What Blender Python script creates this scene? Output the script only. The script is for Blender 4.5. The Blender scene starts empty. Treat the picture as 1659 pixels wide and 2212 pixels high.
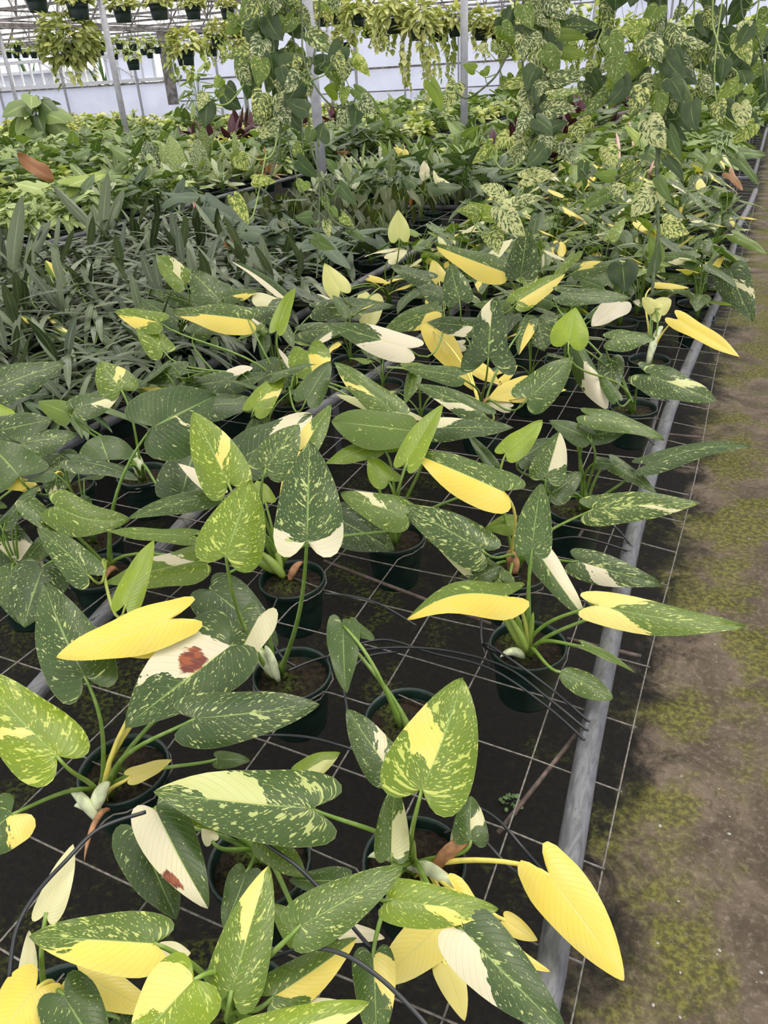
import bpy, math, random
from mathutils import Vector, Matrix, Euler
R = random.Random(11)
C = bpy.context.scene.collection
SC = bpy.context.scene

# ---------------------------------------------------------------- camera
# right, forward(rows) and up axes of the place written in the camera's frame (right, down, forward)
FPX, CX, CY, EYE = 1640.0, 829.5, 1106.0, 1.64
def _basis(s=-0.0613, yc=150.0, vx=1706.0):
    up = Vector((s, -1, (yc - CY) / FPX)).normalized()
    y = Vector((vx - CX, yc + s * (vx - CX) - CY, FPX)).normalized()
    x = y.cross(up)
    if x[0] < 0: x = -x
    return x.normalized(), y, up
BX, BY, BZ = _basis()
cam_d = bpy.data.cameras.new('camera'); cam = bpy.data.objects.new('camera', cam_d); C.objects.link(cam)
cam_d.sensor_fit = 'VERTICAL'; cam_d.sensor_height = 24.0; cam_d.lens = 24.0 * FPX / 2212.0
cam_d.clip_start = 0.02; cam_d.clip_end = 300
cr = Vector((BX[0], BY[0], BZ[0])); cd = Vector((BX[1], BY[1], BZ[1])); cf = Vector((BX[2], BY[2], BZ[2]))
m = Matrix((( cr[0], -cd[0], -cf[0], 0), (cr[1], -cd[1], -cf[1], 0), (cr[2], -cd[2], -cf[2], EYE), (0, 0, 0, 1)))
cam.matrix_world = m
SC.camera = cam
EYEV = Vector((0, 0, EYE))

# ---------------------------------------------------------------- light
w = bpy.data.worlds.new('overcast_sky'); SC.world = w; w.use_nodes = True
nt = w.node_tree; nt.nodes.clear()
wo = nt.nodes.new('ShaderNodeOutputWorld'); bg = nt.nodes.new('ShaderNodeBackground')
tc = nt.nodes.new('ShaderNodeTexCoord'); sx = nt.nodes.new('ShaderNodeSeparateXYZ'); rp = nt.nodes.new('ShaderNodeValToRGB')
nt.links.new(tc.outputs['Generated'], sx.inputs[0]); nt.links.new(sx.outputs['Z'], rp.inputs[0])
rp.color_ramp.elements[0].position = 0.0; rp.color_ramp.elements[0].color = (0.84, 0.85, 0.90, 1)
rp.color_ramp.elements[1].position = 0.7; rp.color_ramp.elements[1].color = (1.0, 0.97, 0.90, 1)
nt.links.new(rp.outputs[0], bg.inputs[0]); bg.inputs[1].default_value = 1.35
nt.links.new(bg.outputs[0], wo.inputs[0])
sd = bpy.data.lights.new('hazy_sun', 'SUN'); sd.energy = 2.2; sd.angle = math.radians(40); sd.color = (1.0, 0.95, 0.84)
so = bpy.data.objects.new('hazy_sun', sd); C.objects.link(so); so.location = (2, 3, 8)
so.rotation_euler = Vector((-0.35, -0.30, -1)).to_track_quat('-Z', 'Y').to_euler()
SC.view_settings.view_transform = 'Standard'; SC.view_settings.look = 'None'
SC.view_settings.gamma = 1.0; SC.view_settings.use_curve_mapping = False
SC.view_settings.exposure = 0.52
SC.cycles.max_bounces = 6; SC.cycles.transparent_max_bounces = 12
SC.cycles.transmission_bounces = 3; SC.cycles.diffuse_bounces = 3; SC.cycles.glossy_bounces = 2

# ---------------------------------------------------------------- seeing helpers
def ray(px, py):
    d = Vector((px - CX, py - CY, FPX))
    return Vector((d.dot(BX), d.dot(BY), d.dot(BZ))) / FPX      # unit camera depth
def at_z(px, py, z):
    r = ray(px, py); return EYEV + r * ((z - EYE) / r.z)
def at_d(px, py, depth): return EYEV + ray(px, py) * depth
def on_plane(px, py, p, n):
    r = ray(px, py); q = r.dot(n)
    if abs(q) < 1e-4: return p.copy()
    return EYEV + r * ((p - EYEV).dot(n) / q)

# ---------------------------------------------------------------- object helpers
def link(name, me, parent=None, loc=None):
    o = bpy.data.objects.new(name, me); C.objects.link(o)
    if parent is not None: o.parent = parent
    if loc is not None: o.location = loc
    return o
def tag(o, label, cat, group=None):
    o['label'] = label; o['category'] = cat
    if group: o['group'] = group
    return o
def empty(name, loc, label=None, cat=None, group=None, rz=0):
    o = bpy.data.objects.new(name, None); C.objects.link(o); o.location = loc; o.rotation_euler = (0, 0, rz)
    o.empty_display_size = 0.05
    if label: tag(o, label, cat, group)
    return o
class MB:
    def __init__(s): s.v = []; s.f = []; s.uv = []; s.has_uv = False
    def add(s, vs, fs, uvs=None):
        k = len(s.v); s.v += [tuple(p) for p in vs]; s.f += [tuple(i + k for i in f) for f in fs]
        if uvs is not None: s.has_uv = True; s.uv += list(uvs)
        else: s.uv += [(0.5, 0.0)] * len(vs)
        return s
    def box(s, x0, y0, z0, x1, y1, z1):
        v = [(x0,y0,z0),(x1,y0,z0),(x1,y1,z0),(x0,y1,z0),(x0,y0,z1),(x1,y0,z1),(x1,y1,z1),(x0,y1,z1)]
        return s.add(v, [(0,3,2,1),(4,5,6,7),(0,1,5,4),(1,2,6,5),(2,3,7,6),(3,0,4,7)])
    def tube(s, pts, r, n=6, closed=False, caps=True):
        pts = [Vector(p) for p in pts]; N = len(pts)
        rr = r if isinstance(r, (list, tuple)) else [r] * N
        vs, fs = [], []; ref = None
        for i, p in enumerate(pts):
            a = pts[i - 1] if (i > 0 or closed) else p; b = pts[(i + 1) % N] if (i < N - 1 or closed) else p
            t = (b - a)
            if t.length < 1e-9: t = Vector((0, 0, 1))
            t.normalize()
            if ref is None: ref = t.orthogonal().normalized()
            ref = (ref - t * ref.dot(t))
            if ref.length < 1e-6: ref = t.orthogonal()
            ref.normalize(); bi = t.cross(ref)
            for k in range(n):
                an = 2 * math.pi * k / n
                vs.append(p + (ref * math.cos(an) + bi * math.sin(an)) * rr[i])
        M = N if closed else N - 1
        for i in range(M):
            for k in range(n):
                a = i * n + k; b = i * n + (k + 1) % n; c = ((i + 1) % N) * n
                fs.append((a, b, c + (k + 1) % n, c + k))
        if caps and not closed:
            fs.append(tuple(range(n))[::-1]); fs.append(tuple((N - 1) * n + k for k in range(n)))
        return s.add(vs, fs)
    def lathe(s, prof, n=28, c=(0, 0, 0), cap=False):
        vs, fs = [], []
        for (r, z) in prof:
            for k in range(n):
                a = 2 * math.pi * k / n; vs.append((c[0] + r * math.cos(a), c[1] + r * math.sin(a), c[2] + z))
        for i in range(len(prof) - 1):
            for k in range(n):
                a = i * n + k; b = i * n + (k + 1) % n
                fs.append((a, b, b + n, a + n))
        if cap: fs.append(tuple(k for k in range(n))[::-1])
        return s.add(vs, fs)
    def mesh(s, name, mat, smooth=True):
        me = bpy.data.meshes.new(name); me.from_pydata(s.v, [], s.f)
        if mat: me.materials.append(mat)
        if s.has_uv:
            uvl = me.uv_layers.new(name='UVMap')
            vi = [0] * len(me.loops); me.loops.foreach_get('vertex_index', vi)
            flat = []
            for i in vi: flat += [s.uv[i][0], s.uv[i][1]]
            uvl.data.foreach_set('uv', flat)
        if smooth: me.polygons.foreach_set('use_smooth', [True] * len(me.polygons))
        me.update(); return me
    def build(s, name, mat, parent=None, smooth=True, loc=None): return link(name, s.mesh(name, mat, smooth), parent, loc)
def struct(o): o['kind'] = 'structure'; return o

# ---------------------------------------------------------------- materials
class NT:
    def __init__(s, name):
        s.m = bpy.data.materials.new(name); s.m.use_nodes = True; s.t = s.m.node_tree; s.t.nodes.clear()
        s.out = s.n('ShaderNodeOutputMaterial')
    def n(s, t, **k):
        x = s.t.nodes.new(t)
        for a, b in k.items(): setattr(x, a, b)
        return x
    def set(s, sock, v):
        if isinstance(v, bpy.types.NodeSocket): s.t.links.new(v, sock)
        elif v is not None: sock.default_value = v
    def math(s, op, a, b=None, c=None, clamp=False):
        x = s.n('ShaderNodeMath', operation=op, use_clamp=clamp)
        for i, v in enumerate((a, b, c)): s.set(x.inputs[i], v)
        return x.outputs[0]
    def mix(s, f, a, b, mode='MIX'):
        x = s.n('ShaderNodeMix', data_type='RGBA', blend_type=mode)
        s.set(x.inputs[0], f)
        s.set(x.inputs[6], a if not isinstance(a, tuple) else (*a, 1)[:4]); s.set(x.inputs[7], b if not isinstance(b, tuple) else (*b, 1)[:4])
        return x.outputs[2]
    def noise(s, vec, scale=1.0, detail=2.0, rough=0.5, dist=0.0):
        x = s.n('ShaderNodeTexNoise'); s.set(x.inputs['Vector'], vec)
        x.inputs['Scale'].default_value = scale; x.inputs['Detail'].default_value = detail
        x.inputs['Roughness'].default_value = rough; x.inputs['Distortion'].default_value = dist
        return x.outputs[0]
    def comb(s, a, b, c):
        x = s.n('ShaderNodeCombineXYZ')
        for i, v in enumerate((a, b, c)): s.set(x.inputs[i], v)
        return x.outputs[0]
    def ramp(s, f, stops):
        x = s.n('ShaderNodeValToRGB'); s.set(x.inputs[0], f); e = x.color_ramp.elements
        e[0].position, e[0].color = stops[0][0], (*stops[0][1], 1)
        e[1].position, e[1].color = stops[-1][0], (*stops[-1][1], 1)
        for p, c in stops[1:-1]:
            q = e.new(p); q.color = (*c, 1)
        return x.outputs[0]
    def step(s, v, lo, hi):
        x = s.n('ShaderNodeMapRange', interpolation_type='SMOOTHSTEP'); s.set(x.inputs[0], v); s.set(x.inputs[1], lo); s.set(x.inputs[2], hi)
        return x.outputs[0]
    def bsdf(s, col, rough=0.5, metal=0.0, bump=None, bstr=0.2, bdist=0.01, spec=0.5):
        p = s.n('ShaderNodeBsdfPrincipled')
        s.set(p.inputs['Base Color'], (*col, 1) if isinstance(col, tuple) else col)
        s.set(p.inputs['Roughness'], rough); p.inputs['Metallic'].default_value = metal
        p.inputs['Specular IOR Level'].default_value = spec
        if bump is not None:
            b = s.n('ShaderNodeBump'); b.inputs['Strength'].default_value = bstr; b.inputs['Distance'].default_value = bdist
            s.set(b.inputs['Height'], bump); s.t.links.new(b.outputs[0], p.inputs['Normal'])
        return p.outputs[0]
    def done(s, sh): s.t.links.new(sh, s.out.inputs[0]); return s.m

def flat_mat(name, col, rough=0.5, metal=0.0, var=0.25, scale=40, spec=0.5):
    t = NT(name); g = t.n('ShaderNodeTexCoord').outputs['Object']
    n = t.noise(g, scale, 4)
    c = t.mix(t.step(n, 0.3, 0.7), tuple(x * (1 - var) for x in col), tuple(min(1, x * (1 + var)) for x in col))
    return t.done(t.bsdf(c, rough, metal, n, 0.15, 0.002, spec))

def leaf_material():
    """variegated leaf: green, flecks along the side veins, sectors of cream or yellow; numbers come from each leaf"""
    t = NT('variegated_leaf')
    def attr(nm):
        a = t.n('ShaderNodeAttribute', attribute_type='OBJECT', attribute_name=nm)
        s = t.n('ShaderNodeSeparateXYZ'); t.t.links.new(a.outputs['Vector'], s.inputs[0]); return s.outputs
    lf = attr('lf'); pt = attr('pt'); pc = attr('pc'); br = attr('br')
    uv = t.n('ShaderNodeSeparateXYZ'); t.t.links.new(t.n('ShaderNodeUVMap').outputs[0], uv.inputs[0])
    U = t.math('MULTIPLY', t.math('SUBTRACT', uv.outputs[0], 0.5), 2.0); V = uv.outputs[1]
    au = t.math('ABSOLUTE', U)
    vc = t.math('SUBTRACT', V, t.math('MULTIPLY', au, 0.30))
    seed = t.math('MULTIPLY', lf[2], 37.0)
    nm = t.noise(t.comb(t.math('MULTIPLY', vc, 10.0), t.math('MULTIPLY', U, 2.4), seed), 1.0, 3.0, 0.6)
    nf = t.noise(t.comb(t.math('MULTIPLY', vc, 19.0), t.math('MULTIPLY', U, 5.0), t.math('ADD', seed, 5.0)), 1.0, 1.5, 0.5)
    nf2 = t.noise(t.comb(t.math('MULTIPLY', vc, 46.0), t.math('MULTIPLY', U, 15.0), t.math('ADD', seed, 9.0)), 1.0, 1.0, 0.5)
    nb = t.noise(t.comb(t.math('MULTIPLY', V, 2.5), t.math('MULTIPLY', U, 1.2), t.math('ADD', seed, 2.0)), 1.0, 2.0, 0.5)
    # green
    g = t.ramp(lf[0], [(0.0, (0.024, 0.050, 0.013)), (0.35, (0.050, 0.094, 0.014)), (0.7, (0.125, 0.195, 0.010)), (1.0, (0.240, 0.330, 0.006))])
    g = t.mix(t.math('MULTIPLY', t.step(nb, 0.35, 0.75), 0.35), g, (0.105, 0.155, 0.045))
    # fine lateral veins
    vein = t.math('ABSOLUTE', t.math('SUBTRACT', t.math('FRACT', t.math('MULTIPLY', vc, 13.0)), 0.5))
    veinm = t.step(vein, 0.40, 0.5)
    g = t.mix(t.math('MULTIPLY', veinm, 0.16), g, (0.20, 0.30, 0.08))
    # flecks
    cream = t.mix(pc[0], (0.62, 0.58, 0.36), (0.66, 0.60, 0.09))
    fleckc = t.mix(lf[0], (0.46, 0.52, 0.22), (0.56, 0.60, 0.10))
    thf = t.math('SUBTRACT', 0.745, t.math('MULTIPLY', lf[1], 0.115))
    f1 = t.step(nf, thf, t.math('ADD', thf, 0.02))
    f1b = t.step(nf2, t.math('ADD', thf, 0.010), t.math('ADD', thf, 0.030))
    thm = t.math('SUBTRACT', 0.775, t.math('MULTIPLY', lf[1], 0.155))
    f2 = t.step(nm, thm, t.math('ADD', thm, 0.012))
    fl = t.math('MAXIMUM', t.math('MAXIMUM', f1, f1b), f2)
    fl = t.math('MULTIPLY', fl, t.step(lf[1], 0.0, 0.08))
    col = t.mix(t.math('MULTIPLY', fl, 0.85), g, fleckc)
    # marbling (pothos)
    mb = t.noise(t.comb(t.math('MULTIPLY', vc, 15.0), t.math('MULTIPLY', U, 3.3), t.math('ADD', seed, 3.0)), 1.0, 5.0, 0.62, 0.7)
    thb = t.math('SUBTRACT', 0.78, t.math('MULTIPLY', pc[2], 0.36))
    mbm = t.math('MULTIPLY', t.step(mb, thb, t.math('ADD', thb, 0.05)), t.step(pc[2], 0.0, 0.05))
    col = t.mix(mbm, col, t.mix(pc[0], (0.66, 0.66, 0.38), (0.60, 0.60, 0.14)))
    # sector
    vv = t.math('ADD', vc, t.math('MULTIPLY', t.math('SUBTRACT', nm, 0.5), 0.42))
    vv = t.math('ADD', vv, t.math('MULTIPLY', t.math('SUBTRACT', nf, 0.5), 0.06))
    ms = t.math('GREATER_THAN', t.math('ADD', t.math('MULTIPLY', pt[0], U), t.math('MULTIPLY', t.math('SUBTRACT', 1.0, t.math('ABSOLUTE', pt[0])), 3.0)), 0.0)
    mv = t.math('MULTIPLY', t.step(vv, pt[1], t.math('ADD', pt[1], 0.006)), t.math('SUBTRACT', 1.0, t.step(vv, pt[2], t.math('ADD', pt[2], 0.006))))
    pm = t.math('MULTIPLY', ms, mv)
    pcol = t.ramp(pc[0], [(0.0, (0.70, 0.62, 0.50)), (0.30, (0.64, 0.60, 0.36)), (0.46, (0.50, 0.54, 0.20)), (0.7, (0.74, 0.63, 0.19)), (1.0, (0.76, 0.585, 0.085))])
    pcol = t.mix(t.math('MULTIPLY', t.step(nb, 0.3, 0.8), 0.25), pcol, (0.66, 0.62, 0.30))
    pcol = t.mix(t.math('MULTIPLY', veinm, 0.12), pcol, (0.50, 0.42, 0.12))
    col = t.mix(pm, col, pcol)
    # midrib
    mr = t.math('SUBTRACT', 1.0, t.step(au, 0.016, 0.045))
    col = t.mix(t.math('MULTIPLY', mr, 0.60), col, t.mix(pm, (0.30, 0.42, 0.12), (0.62, 0.58, 0.20)))
    # pale rim of the blade
    col = t.mix(t.math('MULTIPLY', t.step(au, 0.985, 1.0), 0.5), col, (0.35, 0.42, 0.14))
    # brown scorch
    du = t.math('SUBTRACT', U, br[0]); dv = t.math('MULTIPLY', t.math('SUBTRACT', V, br[1]), 2.2)
    dd = t.math('SQRT', t.math('ADD', t.math('MULTIPLY', du, du), t.math('MULTIPLY', dv, dv)))
    dd = t.math('ADD', dd, t.math('MULTIPLY', t.math('SUBTRACT', nm, 0.5), 0.5))
    col = t.mix(t.math('SUBTRACT', 1.0, t.step(dd, t.math('SUBTRACT', br[2], 0.06), br[2])), col, t.mix(t.step(nf, 0.4, 0.6), (0.30, 0.075, 0.022), (0.15, 0.03, 0.018)))
    # underside is duller and paler
    bf = t.n('ShaderNodeNewGeometry').outputs['Backfacing']
    col = t.mix(t.math('MULTIPLY', bf, 0.30), col, (0.16, 0.24, 0.07))
    h = t.math('ADD', t.math('MULTIPLY', veinm, -0.6), t.math('MULTIPLY', mr, -1.2))
    p = t.bsdf(col, 0.33, 0, t.math('ADD', h, t.math('MULTIPLY', nb, 1.5)), 0.35, 0.0015, 0.45)
    tr = t.n('ShaderNodeBsdfTranslucent'); t.set(tr.inputs[0], t.mix(1.0, col, (1.1, 1.25, 0.55), 'MULTIPLY'))
    mx = t.n('ShaderNodeMixShader'); mx.inputs[0].default_value = 0.26
    t.t.links.new(p, mx.inputs[1]); t.t.links.new(tr.outputs[0], mx.inputs[2])
    return t.done(mx.outputs[0])

def foliage_mat(name, c1, c2, rough=0.4, fleck=0.0, fc=(0.5, 0.52, 0.3), rib=0.3, streak=(30, 8), trans=0.22, ribc=None):
    """leaves of one plant: each leaf of the mesh varies between two greens"""
    t = NT(name)
    uv = t.n('ShaderNodeSeparateXYZ'); t.t.links.new(t.n('ShaderNodeUVMap').outputs[0], uv.inputs[0])
    U = t.math('MULTIPLY', t.math('SUBTRACT', uv.outputs[0], 0.5), 2.0); V = uv.outputs[1]; au = t.math('ABSOLUTE', U)
    vc = t.math('SUBTRACT', V, t.math('MULTIPLY', au, 0.3))
    isl = t.n('ShaderNodeNewGeometry').outputs['Random Per Island']
    oi = t.n('ShaderNodeObjectInfo').outputs['Random']
    k = t.math('FRACT', t.math('ADD', isl, t.math('MULTIPLY', oi, 0.7)))
    col = t.mix(k, c1, c2)
    n = t.noise(t.comb(t.math('MULTIPLY', vc, streak[0]), t.math('MULTIPLY', U, streak[1]), t.math('MULTIPLY', t.math('ADD', isl, oi), 40.0)), 1.0, 3.0, 0.6)
    if fleck > 0:
        th = 0.80 - 0.36 * fleck
        col = t.mix(t.step(n, th, th + 0.05), col, fc)
    if rib > 0:
        mr = t.math('SUBTRACT', 1.0, t.step(au, 0.04, 0.13))
        vein = t.step(t.math('ABSOLUTE', t.math('SUBTRACT', t.math('FRACT', t.math('MULTIPLY', vc, 8.0)), 0.5)), 0.38, 0.5)
        rc = ribc or tuple(min(1, x * 2.2 + 0.06) for x in c2)
        col = t.mix(t.math('MULTIPLY', t.math('MAXIMUM', mr, t.math('MULTIPLY', vein, 0.5)), rib), col, rc)
    p = t.bsdf(col, rough, 0, n, 0.2, 0.002, 0.45)
    tr = t.n('ShaderNodeBsdfTranslucent'); t.set(tr.inputs[0], t.mix(1.0, col, (1.1, 1.25, 0.55), 'MULTIPLY'))
    mx = t.n('ShaderNodeMixShader'); mx.inputs[0].default_value = trans
    t.t.links.new(p, mx.inputs[1]); t.t.links.new(tr.outputs[0], mx.inputs[2])
    return t.done(mx.outputs[0])

def petiole_mat():
    t = NT('petiole_skin')
    a = t.n('ShaderNodeAttribute', attribute_type='OBJECT', attribute_name='tone'); f = a.outputs['Fac']
    g = t.n('ShaderNodeTexCoord').outputs['Object']
    n = t.noise(g, 60, 2)
    c = t.ramp(f, [(0.0, (0.085, 0.17, 0.022)), (0.4, (0.16, 0.26, 0.035)), (0.7, (0.42, 0.44, 0.09)), (1.0, (0.74, 0.62, 0.13))])
    c = t.mix(t.math('MULTIPLY', t.step(n, 0.4, 0.7), 0.3), c, (0.30, 0.36, 0.12))
    return t.done(t.bsdf(c, 0.4, 0, n, 0.1, 0.001))

def ground_mat(name):
    """bare soil under the benches, plant shade painted into its colour, giving way to a mossy concrete walk on the right, edge ragged"""
    t = NT(name); g = t.n('ShaderNodeTexCoord').outputs['Object']
    big = t.noise(g, 1.3, 5, 0.6); mid = t.noise(g, 5.5, 6, 0.7, 0.6); fine = t.noise(g, 60, 5, 0.7); vf = t.noise(g, 260, 3, 0.7)
    sp = t.n('ShaderNodeSeparateXYZ'); t.t.links.new(g, sp.inputs[0]); X = sp.outputs[0]
    base = t.mix(t.step(mid, 0.35, 0.68), (0.070, 0.053, 0.037), (0.165, 0.127, 0.094))
    base = t.mix(t.math('MULTIPLY', t.step(fine, 0.48, 0.72), 0.55), base, (0.26, 0.215, 0.17))
    base = t.mix(t.math('MULTIPLY', t.step(t.noise(g, 24, 5, 0.75), 0.56, 0.66), 0.6), base, (0.045, 0.034, 0.022))
    near = t.math('SUBTRACT', 1.0, t.step(X, 0.10, 0.60))
    mossn = t.math('ADD', t.noise(g, 2.7, 6, 0.62), t.math('MULTIPLY', near, 0.09))
    base = t.mix(t.math('MULTIPLY', t.step(mossn, 0.535, 0.66), 0.72), base, t.mix(t.step(fine, 0.40, 0.62), (0.040, 0.044, 0.007), (0.165, 0.170, 0.014)))
    v = t.n('ShaderNodeTexVoronoi'); t.set(v.inputs['Vector'], g); v.inputs['Scale'].default_value = 42
    ring = t.math('MULTIPLY', t.step(v.outputs[0], 0.10, 0.16), t.math('SUBTRACT', 1.0, t.step(v.outputs[0], 0.16, 0.26)))
    base = t.mix(t.math('MULTIPLY', t.math('MULTIPLY', ring, t.step(big, 0.5, 0.6)), 0.40), base, (0.22, 0.20, 0.16))
    base = t.mix(t.step(vf, 0.66, 0.72), base, (0.018, 0.014, 0.010))
    shaded_soil = t.mix(t.step(fine, 0.35, 0.7), (0.002, 0.0018, 0.0012), (0.0085, 0.007, 0.0045))  # soil near black: shade below the plants is put into the colour
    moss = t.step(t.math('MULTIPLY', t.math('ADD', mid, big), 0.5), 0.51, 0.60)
    shaded_soil = t.mix(t.math('MULTIPLY', moss, t.step(fine, 0.45, 0.62)), shaded_soil, (0.045, 0.056, 0.004))
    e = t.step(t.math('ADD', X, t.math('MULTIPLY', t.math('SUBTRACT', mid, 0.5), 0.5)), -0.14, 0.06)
    base = t.mix(e, shaded_soil, base)
    return t.done(t.bsdf(base, 0.78, 0, t.math('ADD', t.math('MULTIPLY', fine, 1.0), t.math('MULTIPLY', mid, 2.0)), 0.8, 0.008, 0.22))

def film_mat(name, col, thru):
    t = NT(name); g = t.n('ShaderNodeTexCoord').outputs['Object']
    n = t.noise(g, 1.2, 4, 0.6, 1.0)
    c = t.mix(t.math('MULTIPLY', t.step(n, 0.35, 0.7), 0.4), col, tuple(x * 0.84 for x in col))
    d = t.n('ShaderNodeBsdfDiffuse'); t.set(d.inputs[0], c)
    tl = t.n('ShaderNodeBsdfTranslucent'); t.set(tl.inputs[0], c)
    m1 = t.n('ShaderNodeMixShader'); m1.inputs[0].default_value = 0.6
    t.t.links.new(d.outputs[0], m1.inputs[1]); t.t.links.new(tl.outputs[0], m1.inputs[2])
    tp = t.n('ShaderNodeBsdfTransparent')
    m2 = t.n('ShaderNodeMixShader'); m2.inputs[0].default_value = thru
    t.t.links.new(m1.outputs[0], m2.inputs[1]); t.t.links.new(tp.outputs[0], m2.inputs[2])
    return t.done(m2.outputs[0])

def pot_mat():
    t = NT('green_pot_plastic'); g = t.n('ShaderNodeTexCoord').outputs['Object']
    n = t.noise(g, 25, 4)
    c = t.mix(t.step(n, 0.35, 0.75), (0.003, 0.014, 0.010), (0.008, 0.027, 0.020))
    return t.done(t.bsdf(c, 0.38, 0, n, 0.08, 0.002))

def soil_mat():
    t = NT('potting_soil'); g = t.n('ShaderNodeTexCoord').outputs['Object']
    n = t.noise(g, 90, 6, 0.75); n2 = t.noise(g, 14, 3)
    c = t.mix(t.step(n, 0.35, 0.7), (0.008, 0.006, 0.004), (0.05, 0.036, 0.022))
    c = t.mix(t.math('MULTIPLY', t.step(n2, 0.5, 0.62), t.step(n, 0.45, 0.6)), c, (0.07, 0.10, 0.014))
    c = t.mix(t.step(n, 0.715, 0.73), c, (0.5, 0.48, 0.42))
    return t.done(t.bsdf(c, 0.9, 0, n, 0.9, 0.01, 0.2))

def pipe_mat():
    t = NT('grey_pipe'); g = t.n('ShaderNodeTexCoord').outputs['Object']
    mp = t.n('ShaderNodeMapping'); t.t.links.new(g, mp.inputs[0]); mp.inputs[3].default_value = (1, 0.22, 1)
    n = t.noise(mp.outputs[0], 60, 5, 0.7, 1.2); b = t.noise(g, 7, 3)
    c = t.mix(t.step(n, 0.3, 0.7), (0.060, 0.062, 0.070), (0.155, 0.158, 0.172))
    c = t.mix(t.step(n, 0.66, 0.70), c, (0.03, 0.03, 0.03))
    c = t.mix(t.math('MULTIPLY', t.step(b, 0.55, 0.7), 0.5), c, (0.10, 0.095, 0.06))
    return t.done(t.bsdf(c, 0.55, 0, n, 0.4, 0.001))

M = dict(leaf=leaf_material(), petiole=petiole_mat(), pot=pot_mat(), soil=soil_mat(), pipe=pipe_mat(),
    wire=flat_mat('galvanised_wire', (0.155, 0.14, 0.125), 0.5, 0.2, 0.4, 120),
    rust=flat_mat('rusty_brace', (0.10, 0.07, 0.06), 0.7, 0.1, 0.4, 60),
    black=flat_mat('black_tubing', (0.012, 0.014, 0.018), 0.32, 0, 0.2, 40),
    post=flat_mat('painted_post', (0.36, 0.36, 0.40), 0.5, 0, 0.12, 12),
    truss=flat_mat('roof_steel', (0.20, 0.18, 0.175), 0.6, 0.2, 0.5, 6),
    white=flat_mat('white_metal', (0.70, 0.71, 0.74), 0.45, 0, 0.08, 10),
    wall=film_mat('white_plastic_sheeting', (0.80, 0.83, 0.95), 0.16),
    roof=film_mat('roof_film', (0.90, 0.92, 0.96), 0.72),
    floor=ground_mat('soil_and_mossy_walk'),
    bench=flat_mat('grey_bench_rail', (0.11, 0.11, 0.12), 0.6, 0.1, 0.3, 10),
    brown=flat_mat('dry_leaf_sheath', (0.33, 0.16, 0.075), 0.7, 0, 0.4, 50),
    sheath=flat_mat('pale_leaf_sheath', (0.50, 0.54, 0.34), 0.4, 0, 0.25, 60),
    pink=flat_mat('pink_stalk', (0.45, 0.07, 0.12), 0.4, 0, 0.2, 30),
    spathe=flat_mat('pale_pink_spathe', (0.62, 0.34, 0.30), 0.5, 0, 0.1, 30),
    vine=flat_mat('vine_stem', (0.060, 0.085, 0.030), 0.5, 0, 0.4, 50),
    vinelite=flat_mat('young_vine_stem', (0.24, 0.32, 0.085), 0.45, 0, 0.2, 50))

# ---------------------------------------------------------------- leaf shapes: half outlines (across, along)
SHAPES = {
 'long':  [(0, 0), (.22, -.09), (.52, -.14), (.82, -.10), (.98, .02), (1.0, .16), (.93, .34), (.80, .52), (.60, .70), (.36, .85), (.14, .96), (0, 1)],
 'arrow': [(0, 0), (.25, -.10), (.60, -.20), (.95, -.20), (1.0, -.06), (.84, .08), (.66, .22), (.62, .40), (.56, .58), (.42, .76), (.20, .92), (0, 1)],
 'heart': [(0, 0), (.25, -.13), (.58, -.17), (.86, -.08), (1.0, .10), (.98, .28), (.86, .46), (.66, .63), (.42, .78), (.22, .89), (.08, .96), (0, 1)],
 'oval':  [(0, 0), (.30, .01), (.58, .05), (.82, .13), (.96, .26), (1.0, .42), (.94, .58), (.80, .73), (.56, .86), (.30, .95), (.12, .99), (0, 1)],
 'lance': [(0, 0), (.22, .03), (.45, .09), (.70, .18), (.90, .30), (1.0, .44), (.95, .58), (.82, .71), (.60, .83), (.36, .92), (.15, .98), (0, 1)],
}
def outline(shape, n, lobe=1.0):
    P = SHAPES[shape]; m_ = len(P) - 1; out = []
    for i in range(n + 1):
        t = i / n * m_; k = min(int(t), m_ - 1); f = t - k
        p0 = P[max(k - 1, 0)]; p1 = P[k]; p2 = P[k + 1]; p3 = P[min(k + 2, m_)]
        q = [0.5 * ((2 * p1[j]) + (-p0[j] + p2[j]) * f + (2 * p0[j] - 5 * p1[j] + 4 * p2[j] - p3[j]) * f * f + (-p0[j] + 3 * p1[j] - 3 * p2[j] + p3[j]) * f ** 3) for j in (0, 1)]
        if q[1] < 0: q[1] *= lobe
        out.append((max(q[0], 0), q[1]))
    return out
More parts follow.
